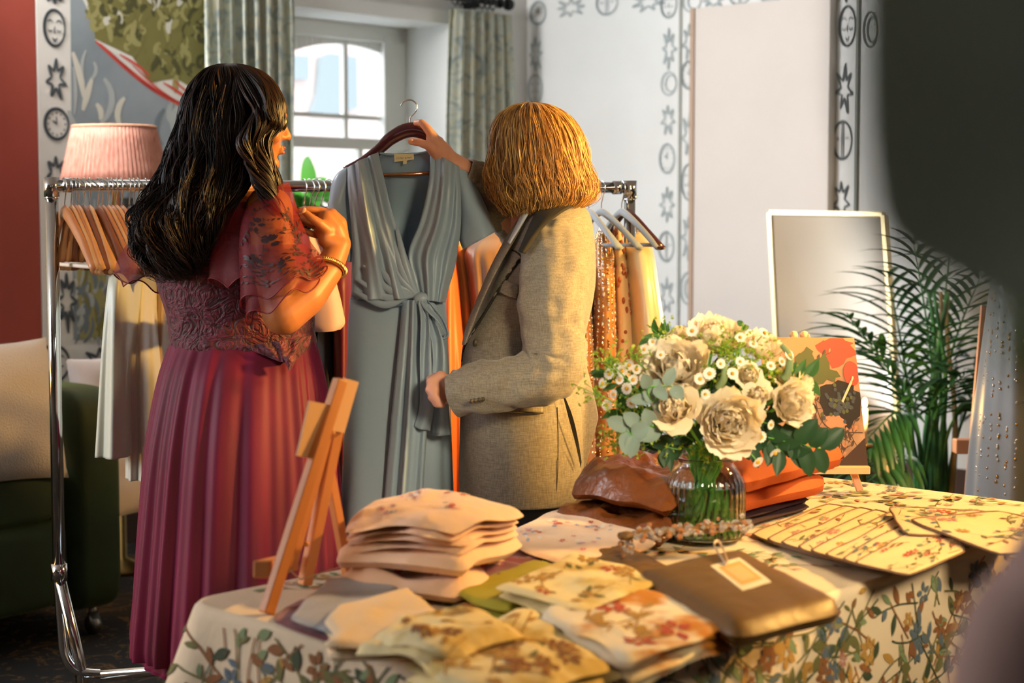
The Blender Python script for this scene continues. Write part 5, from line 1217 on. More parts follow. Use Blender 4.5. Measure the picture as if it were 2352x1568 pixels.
# gathered drapes converging on the knot
b = MB()
for k in range(7):
    st_ = [(812, 668), (820, 640), (834, 610), (852, 590), (874, 560), (896, 535), (912, 525)][k]
    pts = [W(st_[0], st_[1], f-.03), W((st_[0]+968)/2-8, (st_[1]+700)/2+16-k*3, f-.045), W(940+k*2, 672+4-k, f-.042), W(968, 686, f-.03)]
    b.tube([cat3(pts, i/20) for i in range(21)], [.010*math.sin(PI*(.12+.8*i/20)) for i in range(21)], 10, flat=.5)
b.build('gathers', m_blue, dr)
def sleeve(nm, rows_, flds):
    b = MB(); R_ = [(W(*a), W(*c)) for a, c in rows_]
    def P(u, v):
        a = cat3([r[0] for r in R_], v); c = cat3([r[1] for r in R_], v); an = 2*PI*u; m_ = (a+c)/2; h_ = (c-a)/2
        k = 1+.10*v*math.sin(flds*an+v*2)
        return m_+h_*math.cos(an)*1+Vector((0, math.sin(an)*.065*k*(.5+.5*v), 0))
    b.grid(P, 60, 24, cu=True); b.build(nm, m_blue, dr, solid=.002)
sleeve('sleeve', [((798, 384, HD), (800, 452, HD)), ((776, 398, HD), (806, 500, HD)), ((762, 425, HD), (808, 540, HD)), ((755, 480, HD-.01), (808, 565, HD-.01)), ((742, 572, HD-.02), (806, 602, HD-.02))], 3)
sleeve('sleeve', [((1054, 382, HD), (1054, 462, HD)), ((1076, 396, HD), (1055, 500, HD)), ((1094, 428, HD), (1054, 530, HD)), ((1116, 475, HD-.01), (1056, 552, HD-.01)), ((1138, 532, HD-.02), (1064, 572, HD-.02))], 3)
# skirt with overlapping front
b = MB(); loft(b, [(684, 805, 1020, HD, .050), (710, 803, 1022, HD, .062), (800, 800, 1027, HD, .085), (950, 796, 1032, HD, .11), (1120, 789, 1038, HD, .13), (1300, 782, 1044, HD, .14)], folds=[(5, .035, .5, 1, .0), (9, .03, 1.3, 1.5, .1)], p=2.6, nseg=160)
b.build('skirt', m_blue, dr, solid=.002)
b = MB(); panel(b, [(925, 688, f-.02), (915, 800, f-.055), (900, 950, f-.08), (885, 1120, f-.09), (870, 1300, f-.10)], [(972, 688, f-.03), (978, 780, f-.06), (984, 900, f-.085), (972, 1120, f-.095), (965, 1300, f-.10)], 0, folds=[(2.2, .012, 0, 1), (4, .006, 1, 2)], bulge=.02)
b.build('skirt_overlap', m_blue, dr, solid=.002)
b = MB(); b.tube(sround([W(806, 684, f-.005), W(860, 694, f-.018), (W(920, 700, f-.03)), W(968, 694, f-.035)]), .0025, 6); b.build('waist_seam', mat('blue_satin_seam', '#65788a', .5), dr)
# knot, bow loops and tails
b = MB(); b.ell(W(968, 686, f-.042), (.020, .014, .016), 14); b.ell(W(990, 708, f-.045), (.014, .011, .015), 12, m=0); b.build('knot', m_blue, dr)
def ribbon(b, pts, w, n=30, tw=0):
    P = [W(*p) for p in pts]
    def g(u, v):
        c = cat3(P, v); d = (cat3(P, min(v+.03, 1))-cat3(P, max(v-.03, 0))).normalized(); s_ = d.cross(Vector((0, 1, 0))).normalized()
        ww_ = w[0]+(w[1]-w[0])*v; an = tw*math.sin(PI*v); s2_ = s_*math.cos(an)+Vector((0, 1, 0))*math.sin(an)
        return c+s2_*(u-.5)*ww_+Vector((0, -.008*math.sin(2*PI*u+v*5), 0))
    b.grid(g, 10, n)
b = MB(); ribbon(b, [(966, 690, f-.05), (976, 735, f-.07), (978, 820, f-.10), (980, 930, f-.11), (968, 985, f-.11)], (.014, .040)); ribbon(b, [(968, 690, f-.045), (990, 740, f-.06), (1008, 800, f-.08), (1010, 900, f-.09), (1012, 1000, f-.09)], (.014, .045)); b.build('tie_tails', m_blue, dr, solid=.0015)
b = MB(); ribbon(b, [(970, 690, f-.05), (990, 712, f-.06), (1012, 735, f-.06), (1026, 765, f-.055), (1018, 775, f-.05), (998, 762, f-.05), (988, 730, f-.05), (978, 700, f-.05)], (.02, .022), 60, 1.1); b.build('bow_loop', m_blue, dr, solid=.0015)
# neck label
b = MB(); q = [W(905, 354, bk-.062), W(950, 353, bk-.062), W(951, 366, bk-.058), W(906, 372, bk-.058)]; b.add(q, [(0, 1, 2, 3)]); b.add([W(926, 369, bk-.059), W(935, 368, bk-.059), W(934, 376, bk-.057), W(926, 377, bk-.057)], [(0, 1, 2, 3)])
b.build('neck_label', mat('cream_label', '#ded2a4', .8), dr, smooth=False, solid=.0006)
rn = random.Random(3); b = MB(); c = W(928, 363, bk-.0632)
for k in range(11):
    if k == 5: continue
    x0 = -.017+k*.0034; zz = x0*.06
    b.strip([(x0, zz-.002), (x0+.0008*rn.choice((-1, 1)), zz+.002)], .0006, lambda x, z: c+Vector((x, 0, z)), taper=False)
    b.strip([(x0, zz+rn.choice((-.002, 0, .002))), (x0+.0020, zz+rn.choice((-.002, 0, .002)))], .0006, lambda x, z: c+Vector((x, 0, z)), taper=False)
b.build('label_lettering', mat('label_ink', '#6b6248', .8), dr, smooth=False)
b = MB(); pts = [(868, 350), (890, 354), (930, 356), (965, 352), (990, 346)]; b.tube(sround([W(x, y, bk-.055) for x, y in pts]), .003, 6); b.build('neck_binding', m_blueb, dr)

# ================================================================== PEOPLE
m_skin1 = mat('warm_tan_skin', '#b0703f', .45, sss=.12, noise_=(30, '#a3633a', .3, .8)); m_skin2 = mat('light_skin', '#e0a68a', .45, sss=.15, noise_=(30, '#d4957c', .3, .8))
def V3(*a): return W(*a)
def limb(b, pts, n=16):
    """pts: (px,py,d,r)"""
    P = [W(x, y, d) for x, y, d, r in pts]
    for i in range(len(P)-1): b.cap(P[i], pts[i][3], P[i+1], pts[i+1][3], n)
def chain(b, P, r, n=12):
    for i in range(len(P)-1): b.cap(P[i], r[i], P[i+1], r[i+1], n)
def head(b, c, fwd, up=Vector((0, 0, 1)), s=1.0):
    """head around centre c looking along fwd"""
    f_ = Vector(fwd).normalized(); r_ = f_.cross(up).normalized(); u_ = r_.cross(f_)
    M = Matrix((r_, f_, u_)).transposed()
    def at(x, y, z): return c+(r_*x+f_*y+u_*z)*s
    def E(x, y, z, a, b_, c_, n=20): b.ell(at(x, y, z), (a*s, b_*s, c_*s), n, M)
    E(0, -.012, .025, .074, .092, .085, 28)            # cranium
    E(0, .025, -.028, .060, .062, .078, 24)            # face
    E(0, .045, -.078, .036, .036, .034, 18)            # jaw
    E(0, .074, -.098, .019, .016, .016, 14)            # chin
    for sx in (-1, 1):
        E(sx*.036, .058, -.036, .024, .020, .022, 14)  # cheek
        E(sx*.030, .078, .012, .024, .010, .008, 12)   # brow
        E(sx*.073, -.008, -.012, .008, .018, .030, 14)  # ear
        E(sx*.031, .074, -.002, .012, .010, .009, 12)  # eyelid bulge
        E(sx*.010, .090, -.036, .008, .009, .007, 10)  # nostril wing
    b.cap(at(0, .082, .004), .007*s, at(0, .102, -.032), .0095*s, 12)      # nose
    E(0, .103, -.034, .009, .008, .008, 12)
    E(0, .088, -.060, .021, .009, .0055, 14); E(0, .086, -.070, .019, .010, .0065, 14)  # lips
    return at, M

# ---------------------------------------------------------------- hair made of individual locks
def hairmat(name, c1, c2, c3, rough=.36):
    t = NT(name); gi = t.n('ShaderNodeNewGeometry'); t.l(t.ramp(gi.outputs['Random Per Island'], [(0, c1), (.55, c2), (.9, c3)]), t.p.inputs['Base Color'])
    t.p.inputs['Roughness'].default_value = rough; t.p.inputs['Specular IOR Level'].default_value = .45
    return t.mat
def hairlocks(b, rows, n, rn, a_range, rscale=(.80, 1.03), r0=.0016, wave=(.008, 3), npt=26, tmin=.0, tlen=(.75, 1.0), sides=3, part=None, crown=None, frizz=.003, clump=40, ck=.45):
    """rows = (py, xl, xr, depth, half-thickness): envelope; each lock falls down its surface"""
    R_ = []
    for (py, xl, xr, d, th) in rows:
        L = W(xl, py, d); Rr = W(xr, py, d); R_.append(((L.x+Rr.x)/2, d, L.z, (Rr.x-L.x)/2, th))
    cl = [(rn.uniform(0, 6.3), rn.uniform(.7, 1.3)) for _ in range(clump)]
    for i in range(n):
        a = rn.uniform(*a_range); rs = rn.uniform(*rscale); t1 = rn.uniform(*tlen); t0 = rn.uniform(0, tmin) if tmin else 0
        ci = int((a-a_range[0])/(a_range[1]-a_range[0])*clump) % clump; ph, fr = cl[ci]; ph += rn.gauss(0, .35); ac = a_range[0]+(ci+.5)/clump*(a_range[1]-a_range[0])
        path = []; fz = rn.uniform(0, 50); dr_ = rn.gauss(0, .05)
        for k in range(npt):
            t = t0+(t1-t0)*k/(npt-1); cx, cy, z, hw, th = catmull(R_, t)
            aa = a+(ac-a)*ck*min(1, t*1.3)+dr_*t
            w = wave[0]*min(1, t*1.6)*math.sin(t*wave[1]*2*PI*fr+ph)
            w2 = wave[0]*min(1, t*1.6)*math.cos(t*wave[1]*2*PI*fr+ph)*.8
            q = rs
            x = cx+math.cos(aa)*hw*q; y = cy-math.sin(aa)*th*q
            path.append(Vector((x+w*abs(math.sin(aa))+w2*math.cos(aa)+frizz*nz(fz, t*6)*t, y+w2*-math.sin(aa)+frizz*nz(t*6, fz), z+.004*math.sin(t*9+ph)*t)))
        rr = [r0*rn.uniform(.7, 1.2)]*npt; rr = [r*(1-.75*max(0, (k/(npt-1)-.75)/.25)) for k, r in enumerate(rr)]
        b.tube(path, rr, sides, cap=False)
def capmesh(b, rows, k=.9, nseg=40, nv=40):
    rr = [(py, xl+(xr-xl)*(1-k)/2, xr-(xr-xl)*(1-k)/2, d, th*k) for py, xl, xr, d, th in rows]
    loft(b, rr, nseg=nseg, nv=nv, p=2)

# ================================================================== WOMAN 1: long dark hair, red lace dress
w1 = thing('person', 'woman with long wavy dark hair in a burgundy lace and tulle dress, right hand raised', 'person', W(545, 1858, 3.95))
b = MB()
hc = W(565, 268, 3.92); at1, M1 = head(b, hc, (.93, .36, -.12), s=1.0)
chain(b, [W(556, 320, 3.93), W(540, 390, 3.95), W(530, 440, 3.95)], [.056, .054, .064])
# torso and legs
for (x, y, d, rx, ry, rz) in [(515, 505, 3.95, .150, .085, .080), (520, 580, 3.95, .150, .095, .12), (545, 700, 3.96, .125, .09, .12), (560, 800, 3.97, .135, .10, .10), (560, 900, 3.98, .165, .12, .13)]: b.ell(W(x, y, d), (rx, ry, rz), 24)
for sx in (-1, 1):
    h_ = W(560+sx*80, 950, 3.98); kn = Vector((h_.x, h_.y-.01, .48)); an = Vector((h_.x-.01, h_.y+.01, .09)); chain(b, [h_, kn, kn-UP*.08, an], [.088, .058, .054, .036])
    b.cap(an-UP*.045, .034, an+Vector((.10, .10, -.062)), .026)
# right arm, raised
limb(b, [(618, 480, 3.85, .054), (628, 600, 3.78, .050), (650, 722, 3.74, .046)]); limb(b, [(652, 722, 3.74, .046), (705, 680, 3.77, .043), (752, 622, 3.81, .034), (778, 566, 3.85, .027)])
# left arm, bent in front of the body
limb(b, [(405, 500, 4.07, .052), (425, 610, 4.13, .045), (450, 700, 4.18, .040), (500, 700, 4.36, .034), (545, 690, 4.42, .026)])
lh = W(560, 688, 4.44); b.ell(lh, (.045, .016, .035), 14)
for k in range(4): chain(b, [lh+Vector((.02, 0, .024-.016*k)), lh+Vector((.065, .01, .026-.018*k)), lh+Vector((.085, -.012, .022-.018*k))], [.009, .008, .0065])
chain(b, [lh+Vector((-.01, -.01, .03)), lh+Vector((.02, -.02, .05)), lh+Vector((.045, -.02, .052))], [.011, .009, .008])
# right hand: wrist flexed, fingers towards the left
def hp(x, y, d): return W(x, y, d)
chain(b, [hp(781, 560, 3.86), hp(765, 528, 3.855), hp(750, 505, 3.85)], [.026, .027, .022])
chain(b, [hp(778, 548, 3.87), hp(776, 515, 3.875), hp(762, 492, 3.87)], [.024, .022, .015])
chain(b, [hp(764, 556, 3.85), hp(752, 540, 3.845), hp(740, 530, 3.84)], [.022, .022, .017])
chain(b, [hp(768, 560, 3.835), hp(748, 552, 3.83), hp(742, 545, 3.83)], [.018, .018, .013])
chain(b, [hp(764, 493, 3.875), hp(738, 484, 3.865), hp(712, 481, 3.855), hp(688, 482, 3.85)], [.0115, .0098, .0088, .0072])        # index (top)
chain(b, [hp(752, 506, 3.88), hp(722, 498, 3.885), hp(698, 497, 3.885), hp(679, 498, 3.885)], [.0110, .0098, .0088, .0072])       # middle
chain(b, [hp(742, 526, 3.87), hp(718, 516, 3.875), hp(697, 508, 3.87), hp(680, 508, 3.87)], [.0108, .0095, .0085, .0070])       # ring
chain(b, [hp(738, 540, 3.85), hp(716, 537, 3.855), hp(700, 530, 3.855), hp(688, 523, 3.85)], [.0095, .0085, .0075, .0062])        # little
chain(b, [hp(752, 530, 3.83), hp(732, 512, 3.815), hp(715, 500, 3.81), hp(700, 487, 3.81)], [.0145, .0115, .0098, .0080])        # thumb
b.build('body', m_skin1, w1, remesh=.0042, sm=3)
# features
b = MB()
for sx in (-1, 1): b.ell(at1(sx*.031, .080, -.002), .0085, 12)
b.build('eyes', mat('eye_white', '#e9e4dc', .2), w1)
b = MB(); b.ell(at1(0, .0925, -.059), (.017, .006, .004), 12, M1); b.ell(at1(0, .091, -.070), (.016, .007, .005), 12, M1); b.build('lips', mat('rose_lips', '#b5655a', .4), w1)
b = MB(); b.ell(hp(697, 483, 3.803), (.0052, .002, .0075), 10, Matrix.Rotation(.6, 3, 'Y')); b.build('thumbnail', mat('nail_pink', '#e2a98e', .25), w1)
# bracelet
br = thing('bracelet', 'ribbed gold bangle on the raised forearm of the woman in red', 'bracelet', W(757, 610, 3.815))
bc = W(755, 614, 3.813); ax_ = (W(778, 566, 3.85)-W(705, 680, 3.77)).normalized(); X = ax_.cross(Vector((0, 1, 0))).normalized(); Y = ax_.cross(X)
ax2 = (ax_+X*.25).normalized(); X = ax2.cross(Vector((0, 1, 0))).normalized(); Y = ax2.cross(X)
b = MB()
b.grid(lambda u, v: bc+(X*math.cos(2*PI*u)+Y*math.sin(2*PI*u))*(.0375+(.0050+.0009*math.sin(2*PI*u*64))*math.cos(2*PI*v))+ax2*(.0062+.0009*math.sin(2*PI*u*64))*math.sin(2*PI*v), 512, 12, cu=True, cv=True)
b.build('bangle', mat('brushed_gold', '#e3b878', .25, metal=1), br)

# dress materials
t = NT('burgundy_lace'); co = t.coord(scale=(1, 1, 1)); n1 = t.n('ShaderNodeTexNoise'); n1.inputs['Scale'].default_value = 26; n1.inputs['Detail'].default_value = 2; n1.inputs['Distortion'].default_value = 3; t.l(co, n1.inputs[0])
t.l(t.ramp(n1.outputs[0], [(.42, '#3a0615'), (.55, '#6a1230'), (.62, '#47091c')]), t.p.inputs['Base Color']); t.p.inputs['Roughness'].default_value = .65; t.p.inputs['Sheen Weight'].default_value = .12; t.bump(n1.outputs[0], .7, .015); m_lace = t.mat
m_sheer = mat('sheer_red_chiffon', '#7c0c1c', .6, alpha=.46); m_appl = mat('burgundy_applique', '#2a0510', .55); m_hem = mat('rolled_hem', '#6a1320', .5)
m_tulle = mat('magenta_tulle', '#7c0f3c', .6, sheen=.35, sheentint='#e060a0', noise_=(5, '#620b2a'), translucent=.2, stretch=(3, 3, .3))
# bodice: opaque lace part with the sheer yoke above
bod = [(440, 470, 625, 3.95, .070), (462, 425, 668, 3.95, .090), (500, 378, 690, 3.95, .108), (560, 358, 694, 3.95, .118), (620, 358, 702, 3.95, .122), (680, 374, 712, 3.95, .120), (740, 390, 718, 3.955, .115), (790, 394, 722, 3.96, .118), (818, 398, 726, 3.96, .12)]
b = MB(); Pb = loft(b, bod[4:], folds=[(7, .018, 0, 2, 0)], p=2.2, noise_amp=.03, seed=3, nfreq=(4, 12)); b.build('lace_bodice', m_lace, w1, solid=.003)
b = MB(); Ps = loft(b, bod[:5], folds=[(5, .01, 0, 2, 0)], p=2.2, noise_amp=.01); b.build('sheer_yoke', m_sheer, w1)
# waistband dipping at the right with a bow tip
b = MB(); loft(b, [(762, 392, 720, 3.96, .122), (790, 394, 724, 3.96, .126), (812, 400, 722, 3.96, .124)], folds=[(9, .012, 0, 1, 0)], p=2.2, noise_amp=.02, nfreq=(6, 14)); b.build('lace_waistband', m_lace, w1, solid=.003)
b = MB(); panel(b, [(560, 795, 3.83), (600, 812, 3.82), (640, 828, 3.82)], [(715, 770, 3.87), (705, 800, 3.86), (672, 832, 3.83)], 0, bulge=.02, folds=[(4, .004, 0, 3)]); b.build('waist_point', m_lace, w1, solid=.003)
b = MB(); panel(b, [(652, 818, 3.80), (655, 830, 3.795), (662, 845, 3.80)], [(680, 815, 3.81), (678, 828, 3.80), (668, 850, 3.80)], 0, bulge=.012); b.ell(W(667, 824, 3.80), (.008, .006, .008), 10); b.build('bow', m_lace, w1, solid=.002)
# appliqué flowers on yoke and sleeves
def applique(b, P, cu, cv, s, rn, off=.004):
    mf = lambda x, y: P(x, y)+Vector((0, -off, 0))
    ins = lambda x, y: 0 < y < 1
    for k in range(rn.choice((5, 6, 7))):
        a = rn.uniform(0, 6.3); add_leaf(b, cu+math.cos(a)*s*.15, cv+math.sin(a)*s*.4, a, s*.9, s*.26, 0, mf)
    for k in range(3): vine(b, cu+rn.gauss(0, s), cv+rn.gauss(0, s), rn.uniform(0, 6.3), s*4, mf, rn, ins, s*26, base=0, cols=(0,))
rn = random.Random(14); b = MB()
for (u, v, s_) in [(.62, .55, .035), (.70, .65, .04), (.60, .8, .04), (.72, .9, .03), (.68, .35, .03), (.78, .75, .03), (.84, .6, .03), (.57, .62, .03), (.65, .95, .03), (.9, .85, .03)]: applique(b, Ps, u, v, s_, rn)
b.build('applique_flowers', m_appl, w1)
b = MB(); pts = [(478, 442, 3.885), (500, 424, 3.87), (540, 416, 3.86), (585, 412, 3.87), (620, 428, 3.90)]; b.tube(sround([W(*p) for p in pts]), .0022, 6); b.build('neck_hem', m_hem, w1)
b = MB(); panel(b, [(478, 442, 3.885), (455, 452, 3.88)], [(620, 428, 3.90), (668, 462, 3.90)], 0, nu=20, nv=6); b.build('sheer_back_neck', m_sheer, w1)
# flutter sleeves
def flutter(nm, rings, nw, amp, pairs=None):
    b = MB(); C = [(W(x, y, d), rx, ry, rz) for x, y, d, rx, ry, rz in rings]
    def P(u, v):
        x, y, z = cat3([c[0] for c in C], v); rx, ry = catmull([(c[1], c[2]) for c in C], v); tl = catmull([(c[3],) for c in C], v)[0]
        a = 2*PI*u; k = 1+amp*v*v*math.sin(nw*a+2*v)
        return Vector((x+rx*math.cos(a)*k, y+ry*math.sin(a)*k, z+tl*math.cos(a)+.012*v*math.sin(nw*a+1)))
    b.grid(P, 120, 30, cu=True); o = b.build(nm, m_sheer, w1)
    b = MB(); b.tube([P(i/120, 1) for i in range(121)], .0017, 6, cap=False); b.build('sleeve_hem', m_hem, o)
    return P, o
P2, so = flutter('right_sleeve', [(628, 438, 3.86, .035, .06, .02), (622, 485, 3.82, .060, .072, .0), (626, 555, 3.78, .076, .078, .005), (642, 618, 3.76, .088, .085, .02), (650, 660, 3.745, .090, .088, .035)], 5, .10)
b = MB(); rn = random.Random(6)
for (u, v, s_) in [(.70, .35, .045), (.76, .5, .05), (.66, .62, .04), (.80, .72, .04), (.88, .6, .04), (.9, .82, .04), (.84, .9, .035), (.95, .9, .035), (.92, .45, .03), (.72, .82, .03), (.86, .3, .03)]: applique(b, P2, u, v, s_, rn)
b.build('applique_flowers', m_appl, so)
flutter('right_sleeve_under_frill', [(630, 560, 3.77, .07, .07, .0), (645, 640, 3.75, .082, .08, .02), (648, 692, 3.74, .076, .082, .04)], 5, .10)
flutter('back_frill', [(560, 480, 3.84, .03, .03, 0), (560, 540, 3.82, .055, .035, 0), (562, 600, 3.80, .07, .04, 0), (570, 640, 3.79, .075, .045, .01)], 4, .2)
P3, so = flutter('left_sleeve', [(400, 480, 4.05, .05, .06, 0), (378, 540, 4.07, .065, .075, 0), (352, 600, 4.06, .072, .085, -.01), (330, 650, 4.05, .062, .09, -.012)], 4, .16)
# skirt
sk = [(776, 398, 722, 3.96, .115), (800, 388, 728, 3.96, .13), (860, 370, 742, 3.96, .17), (950, 352, 756, 3.96, .20), (1050, 338, 768, 3.96, .22), (1200, 325, 778, 3.96, .235), (1350, 314, 786, 3.96, .25), (1450, 306, 792, 3.96, .255), (1480, 308, 792, 3.96, .255)]
b = MB(); loft(b, sk, nseg=420, nv=70, folds=[(23, .045, 0, 1.5, .0), (41, .030, 1, 2, .0), (11, .040, 2, 2.5, .1)], p=2.1, noise_amp=.015, nfreq=(3, 2)); b.build('tulle_skirt', m_tulle, w1, solid=.002)
sk2 = [(800, 396, 715, 3.97, .11), (950, 375, 735, 3.97, .17), (1200, 345, 760, 3.97, .20), (1400, 340, 765, 3.97, .215), (1512, 336, 768, 3.97, .22)]
b = MB(); loft(b, sk2, nseg=240, nv=30, folds=[(17, .03, 0, 1.5, .0), (29, .015, 1, 2, .0)], p=2.1); b.build('underskirt', m_tulle, w1, solid=.002)
for sx in (-1, 1):
    b = MB(); an = W(560+sx*80, 950, 3.98); b.cap(Vector((an.x-.01, an.y, .04)), .042, Vector((an.x+.11, an.y+.11, .03)), .034); b.cap(Vector((an.x-.01, an.y, .05)), .043, Vector((an.x-.01, an.y, .26)), .044); b.build('boot', mat('pale_boot', '#b9aebb', .6), w1)

# hair
m_dh = hairmat('dark_brown_hair', '#0b0706', '#190e0a', '#3c2216', .42)
def DX(y): return 3.93
main = [(150, 500, 560, 3.93, .03), (160, 476, 590, 3.93, .065), (185, 452, 622, 3.93, .090), (225, 432, 640, 3.925, .104), (270, 422, 640, 3.92, .108), (320, 412, 614, 3.91, .104), (370, 400, 600, 3.90, .100), (420, 378, 572, 3.885, .092), (470, 360, 530, 3.87, .085), (520, 322, 505, 3.86, .082), (570, 326, 482, 3.855, .072), (620, 368, 452, 3.85, .055), (640, 388, 432, 3.85, .04)]
b = MB(); capmesh(b, main[:9], .80); b.build('hair_base', m_dh, w1)
b = MB(); rn = random.Random(42)
hairlocks(b, main, 2600, rn, (.05*PI, 1.30*PI), (.84, 1.04), .0019, (.024, 2.8), 44, 0, (.70, 1.0), clump=40, ck=.72)
wild = [(200, 440, 620, 3.925, .10), (300, 412, 610, 3.91, .108), (380, 388, 600, 3.90, .106), (440, 358, 560, 3.88, .10), (500, 322, 520, 3.86, .095), (560, 322, 488, 3.855, .08), (610, 350, 462, 3.85, .065), (645, 380, 440, 3.85, .05)]
hairlocks(b, wild, 420, rn, (.08*PI, 1.25*PI), (.95, 1.12), .0011, (.026, 2.4), 40, .3, (.72, 1.03), clump=32, ck=.6, frizz=.02)
b.build('long_hair', m_dh, w1)
side = [(150, 520, 556, 3.93, .03), (162, 520, 596, 3.925, .06), (190, 530, 628, 3.915, .085), (230, 545, 648, 3.90, .098), (262, 560, 650, 3.89, .1), (290, 560, 640, 3.88, .1), (330, 545, 612, 3.865, .095), (370, 545, 618, 3.855, .085), (410, 570, 632, 3.845, .07), (450, 600, 642, 3.84, .055), (490, 620, 652, 3.835, .045), (530, 640, 672, 3.83, .035), (555, 655, 682, 3.83, .03)]
b = MB(); hairlocks(b, side, 750, rn, (-.25*PI, .62*PI), (.82, 1.03), .0019, (.014, 2.9), 36, 0, (.55, .98), clump=18, ck=.7); b.build('front_hair', m_dh, w1)
fringe = [(152, 540, 566, 3.93, .04), (170, 560, 600, 3.92, .07), (200, 585, 632, 3.90, .09), (235, 600, 648, 3.89, .10), (265, 605, 652, 3.885, .1), (285, 602, 654, 3.88, .095), (300, 596, 642, 3.88, .09)]
b = MB(); hairlocks(b, fringe, 420, rn, (-.35*PI, .7*PI), (.88, 1.03), .0019, (.004, 1.2), 22, 0, (.7, 1.0), clump=14); b.build('fringe', m_dh, w1)

# ================================================================== WOMAN 2: blonde bob, grey blazer
w2 = thing('person', 'woman with a blonde bob in an oversized grey blazer holding up the blue dress', 'person', W(1200, 1821, 4.05))
b = MB()
hc = W(1222, 355, 4.06); at2, M2 = head(b, hc, (-.80, .60, .05), s=1.0)
chain(b, [W(1225, 400, 4.06), W(1225, 470, 4.05), W(1240, 520, 4.05)], [.058, .054, .075])
for (x, y, d, rx, ry, rz) in [(1268, 570, 4.05, .080, .12, .08), (1250, 660, 4.05, .095, .12, .13), (1210, 780, 4.05, .10, .12, .12), (1200, 890, 4.05, .10, .12, .12)]: b.ell(W(x, y, d), (rx, ry, rz), 24)
for sx in (-1, 1):
    h_ = W(1200, 950, 4.05+sx*.085); kn = Vector((h_.x, h_.y, .48)); an = Vector((h_.x, h_.y, .09)); chain(b, [h_, kn, kn-UP*.08, an], [.066, .056, .052, .036]); b.cap(an-UP*.045, .034, an+Vector((-.12, .06, -.062)), .026)
limb(b, [(1285, 590, 3.92, .05), (1292, 720, 3.86, .044), (1292, 850, 3.82, .040), (1200, 885, 3.84, .036), (1060, 905, 3.88, .027), (1035, 900, 3.885, .026)])
# lower fist
fc = W(1016, 895, 3.885)
chain(b, [W(1042, 898, 3.885), W(1022, 882, 3.885), W(1012, 868, 3.885)], [.026, .024, .018]); chain(b, [W(1040, 905, 3.885), W(1020, 905, 3.885), W(1012, 912, 3.885)], [.025, .023, .016])
for (a, c, e_) in [((1008, 866, 3.880), (989, 878, 3.875), (1000, 892, 3.862)), ((1006, 882, 3.872), (987, 895, 3.868), (999, 906, 3.856)), ((1008, 898, 3.868), (993, 912, 3.864), (1006, 918, 3.854)), ((1012, 912, 3.868), (1004, 926, 3.862), (1015, 928, 3.854))]:
    chain(b, [W(*a), W(*c), W(*e_)], [.0125, .0115, .0095])
chain(b, [W(1024, 872, 3.905), W(1000, 866, 3.915), W(986, 872, 3.905)], [.013, .011, .009])
# far arm reaching to the hanger
limb(b, [(1210, 540, 4.17, .048), (1150, 470, 4.20, .040), (1085, 405, 4.15, .032), (1062, 386, 4.13, .0255), (1040, 372, 4.12, .0235), (1020, 358, 4.11, .024)])
chain(b, [W(1032, 366, 4.115), W(1012, 344, 4.10), W(992, 318, 4.085)], [.0235, .024, .015]); chain(b, [W(1024, 372, 4.105), W(1006, 352, 4.09), W(990, 338, 4.075)], [.021, .019, .0145])
chain(b, [W(1004, 330, 4.11), W(990, 318, 4.125), W(984, 306, 4.13)], [.020, .016, .013])
chain(b, [W(996, 314, 4.085), W(980, 294, 4.078), W(968, 281, 4.085), W(954, 282, 4.105)], [.0125, .0105, .0092, .0075])      # index
chain(b, [W(996, 318, 4.11), W(984, 297, 4.118), W(972, 288, 4.135), W(962, 296, 4.148)], [.0125, .0105, .0095, .008])       # middle
chain(b, [W(998, 326, 4.12), W(988, 306, 4.135), W(976, 300, 4.150), W(968, 310, 4.155)], [.012, .010, .009, .0075])
chain(b, [W(1002, 338, 4.125), W(994, 320, 4.145), W(984, 316, 4.155), W(976, 324, 4.155)], [.011, .009, .008, .007])
chain(b, [W(1008, 350, 4.085), W(984, 334, 4.065), W(962, 327, 4.062), W(944, 325, 4.066)], [.0155, .0115, .0100, .0088])      # thumb
b.build('body', m_skin2, w2, remesh=.0042, sm=3)
b = MB()
for sx in (-1, 1): b.ell(at2(sx*.031, .080, -.002), .0085, 12)
b.build('eyes', mat('eye_white', '#e9e4dc', .2), w2)
b = MB(); b.ell(at2(0, .0925, -.059), (.017, .006, .004), 12, M2); b.ell(at2(0, .091, -.070), (.016, .007, .005), 12, M2); b.build('lips', mat('rose_lips', '#b5655a', .4), w2)
b = MB(); b.ell(W(943, 322, 4.0575), (.0065, .002, .0045), 10); b.build('thumbnail', mat('nail_pink', '#e2a98e', .25), w2)

# blazer
t = NT('grey_wool_suiting'); p = t.p
n1 = t.n('ShaderNodeTexNoise'); n1.inputs['Scale'].default_value = 480; n1.inputs['Detail'].default_value = 2; t.l(t.coord(scale=(1, 1, .12)), n1.inputs[0])
n2 = t.n('ShaderNodeTexNoise'); n2.inputs['Scale'].default_value = 480; n2.inputs['Detail'].default_value = 2; t.l(t.coord(scale=(.12, .12, 1)), n2.inputs[0])
ad = t.n('ShaderNodeMath', operation='ADD'); t.l(n1.outputs[0], ad.inputs[0]); t.l(n2.outputs[0], ad.inputs[1]); dv = t.n('ShaderNodeMath', operation='MULTIPLY'); t.l(ad.outputs[0], dv.inputs[0]); dv.inputs[1].default_value = .5
t.l(t.ramp(dv.outputs[0], [(.38, '#736b5b'), (.62, '#938a79')]), p.inputs['Base Color']); p.inputs['Roughness'].default_value = .8; p.inputs['Sheen Weight'].default_value = .25; t.bump(ad.outputs[0], .12, .001); m_suit = t.mat
m_dkc = mat('dark_collar_felt', '#262219', .9); m_seam = mat('suit_seam', '#4c463c', .9); m_btn = mat('horn_button', '#4a4030', .4)
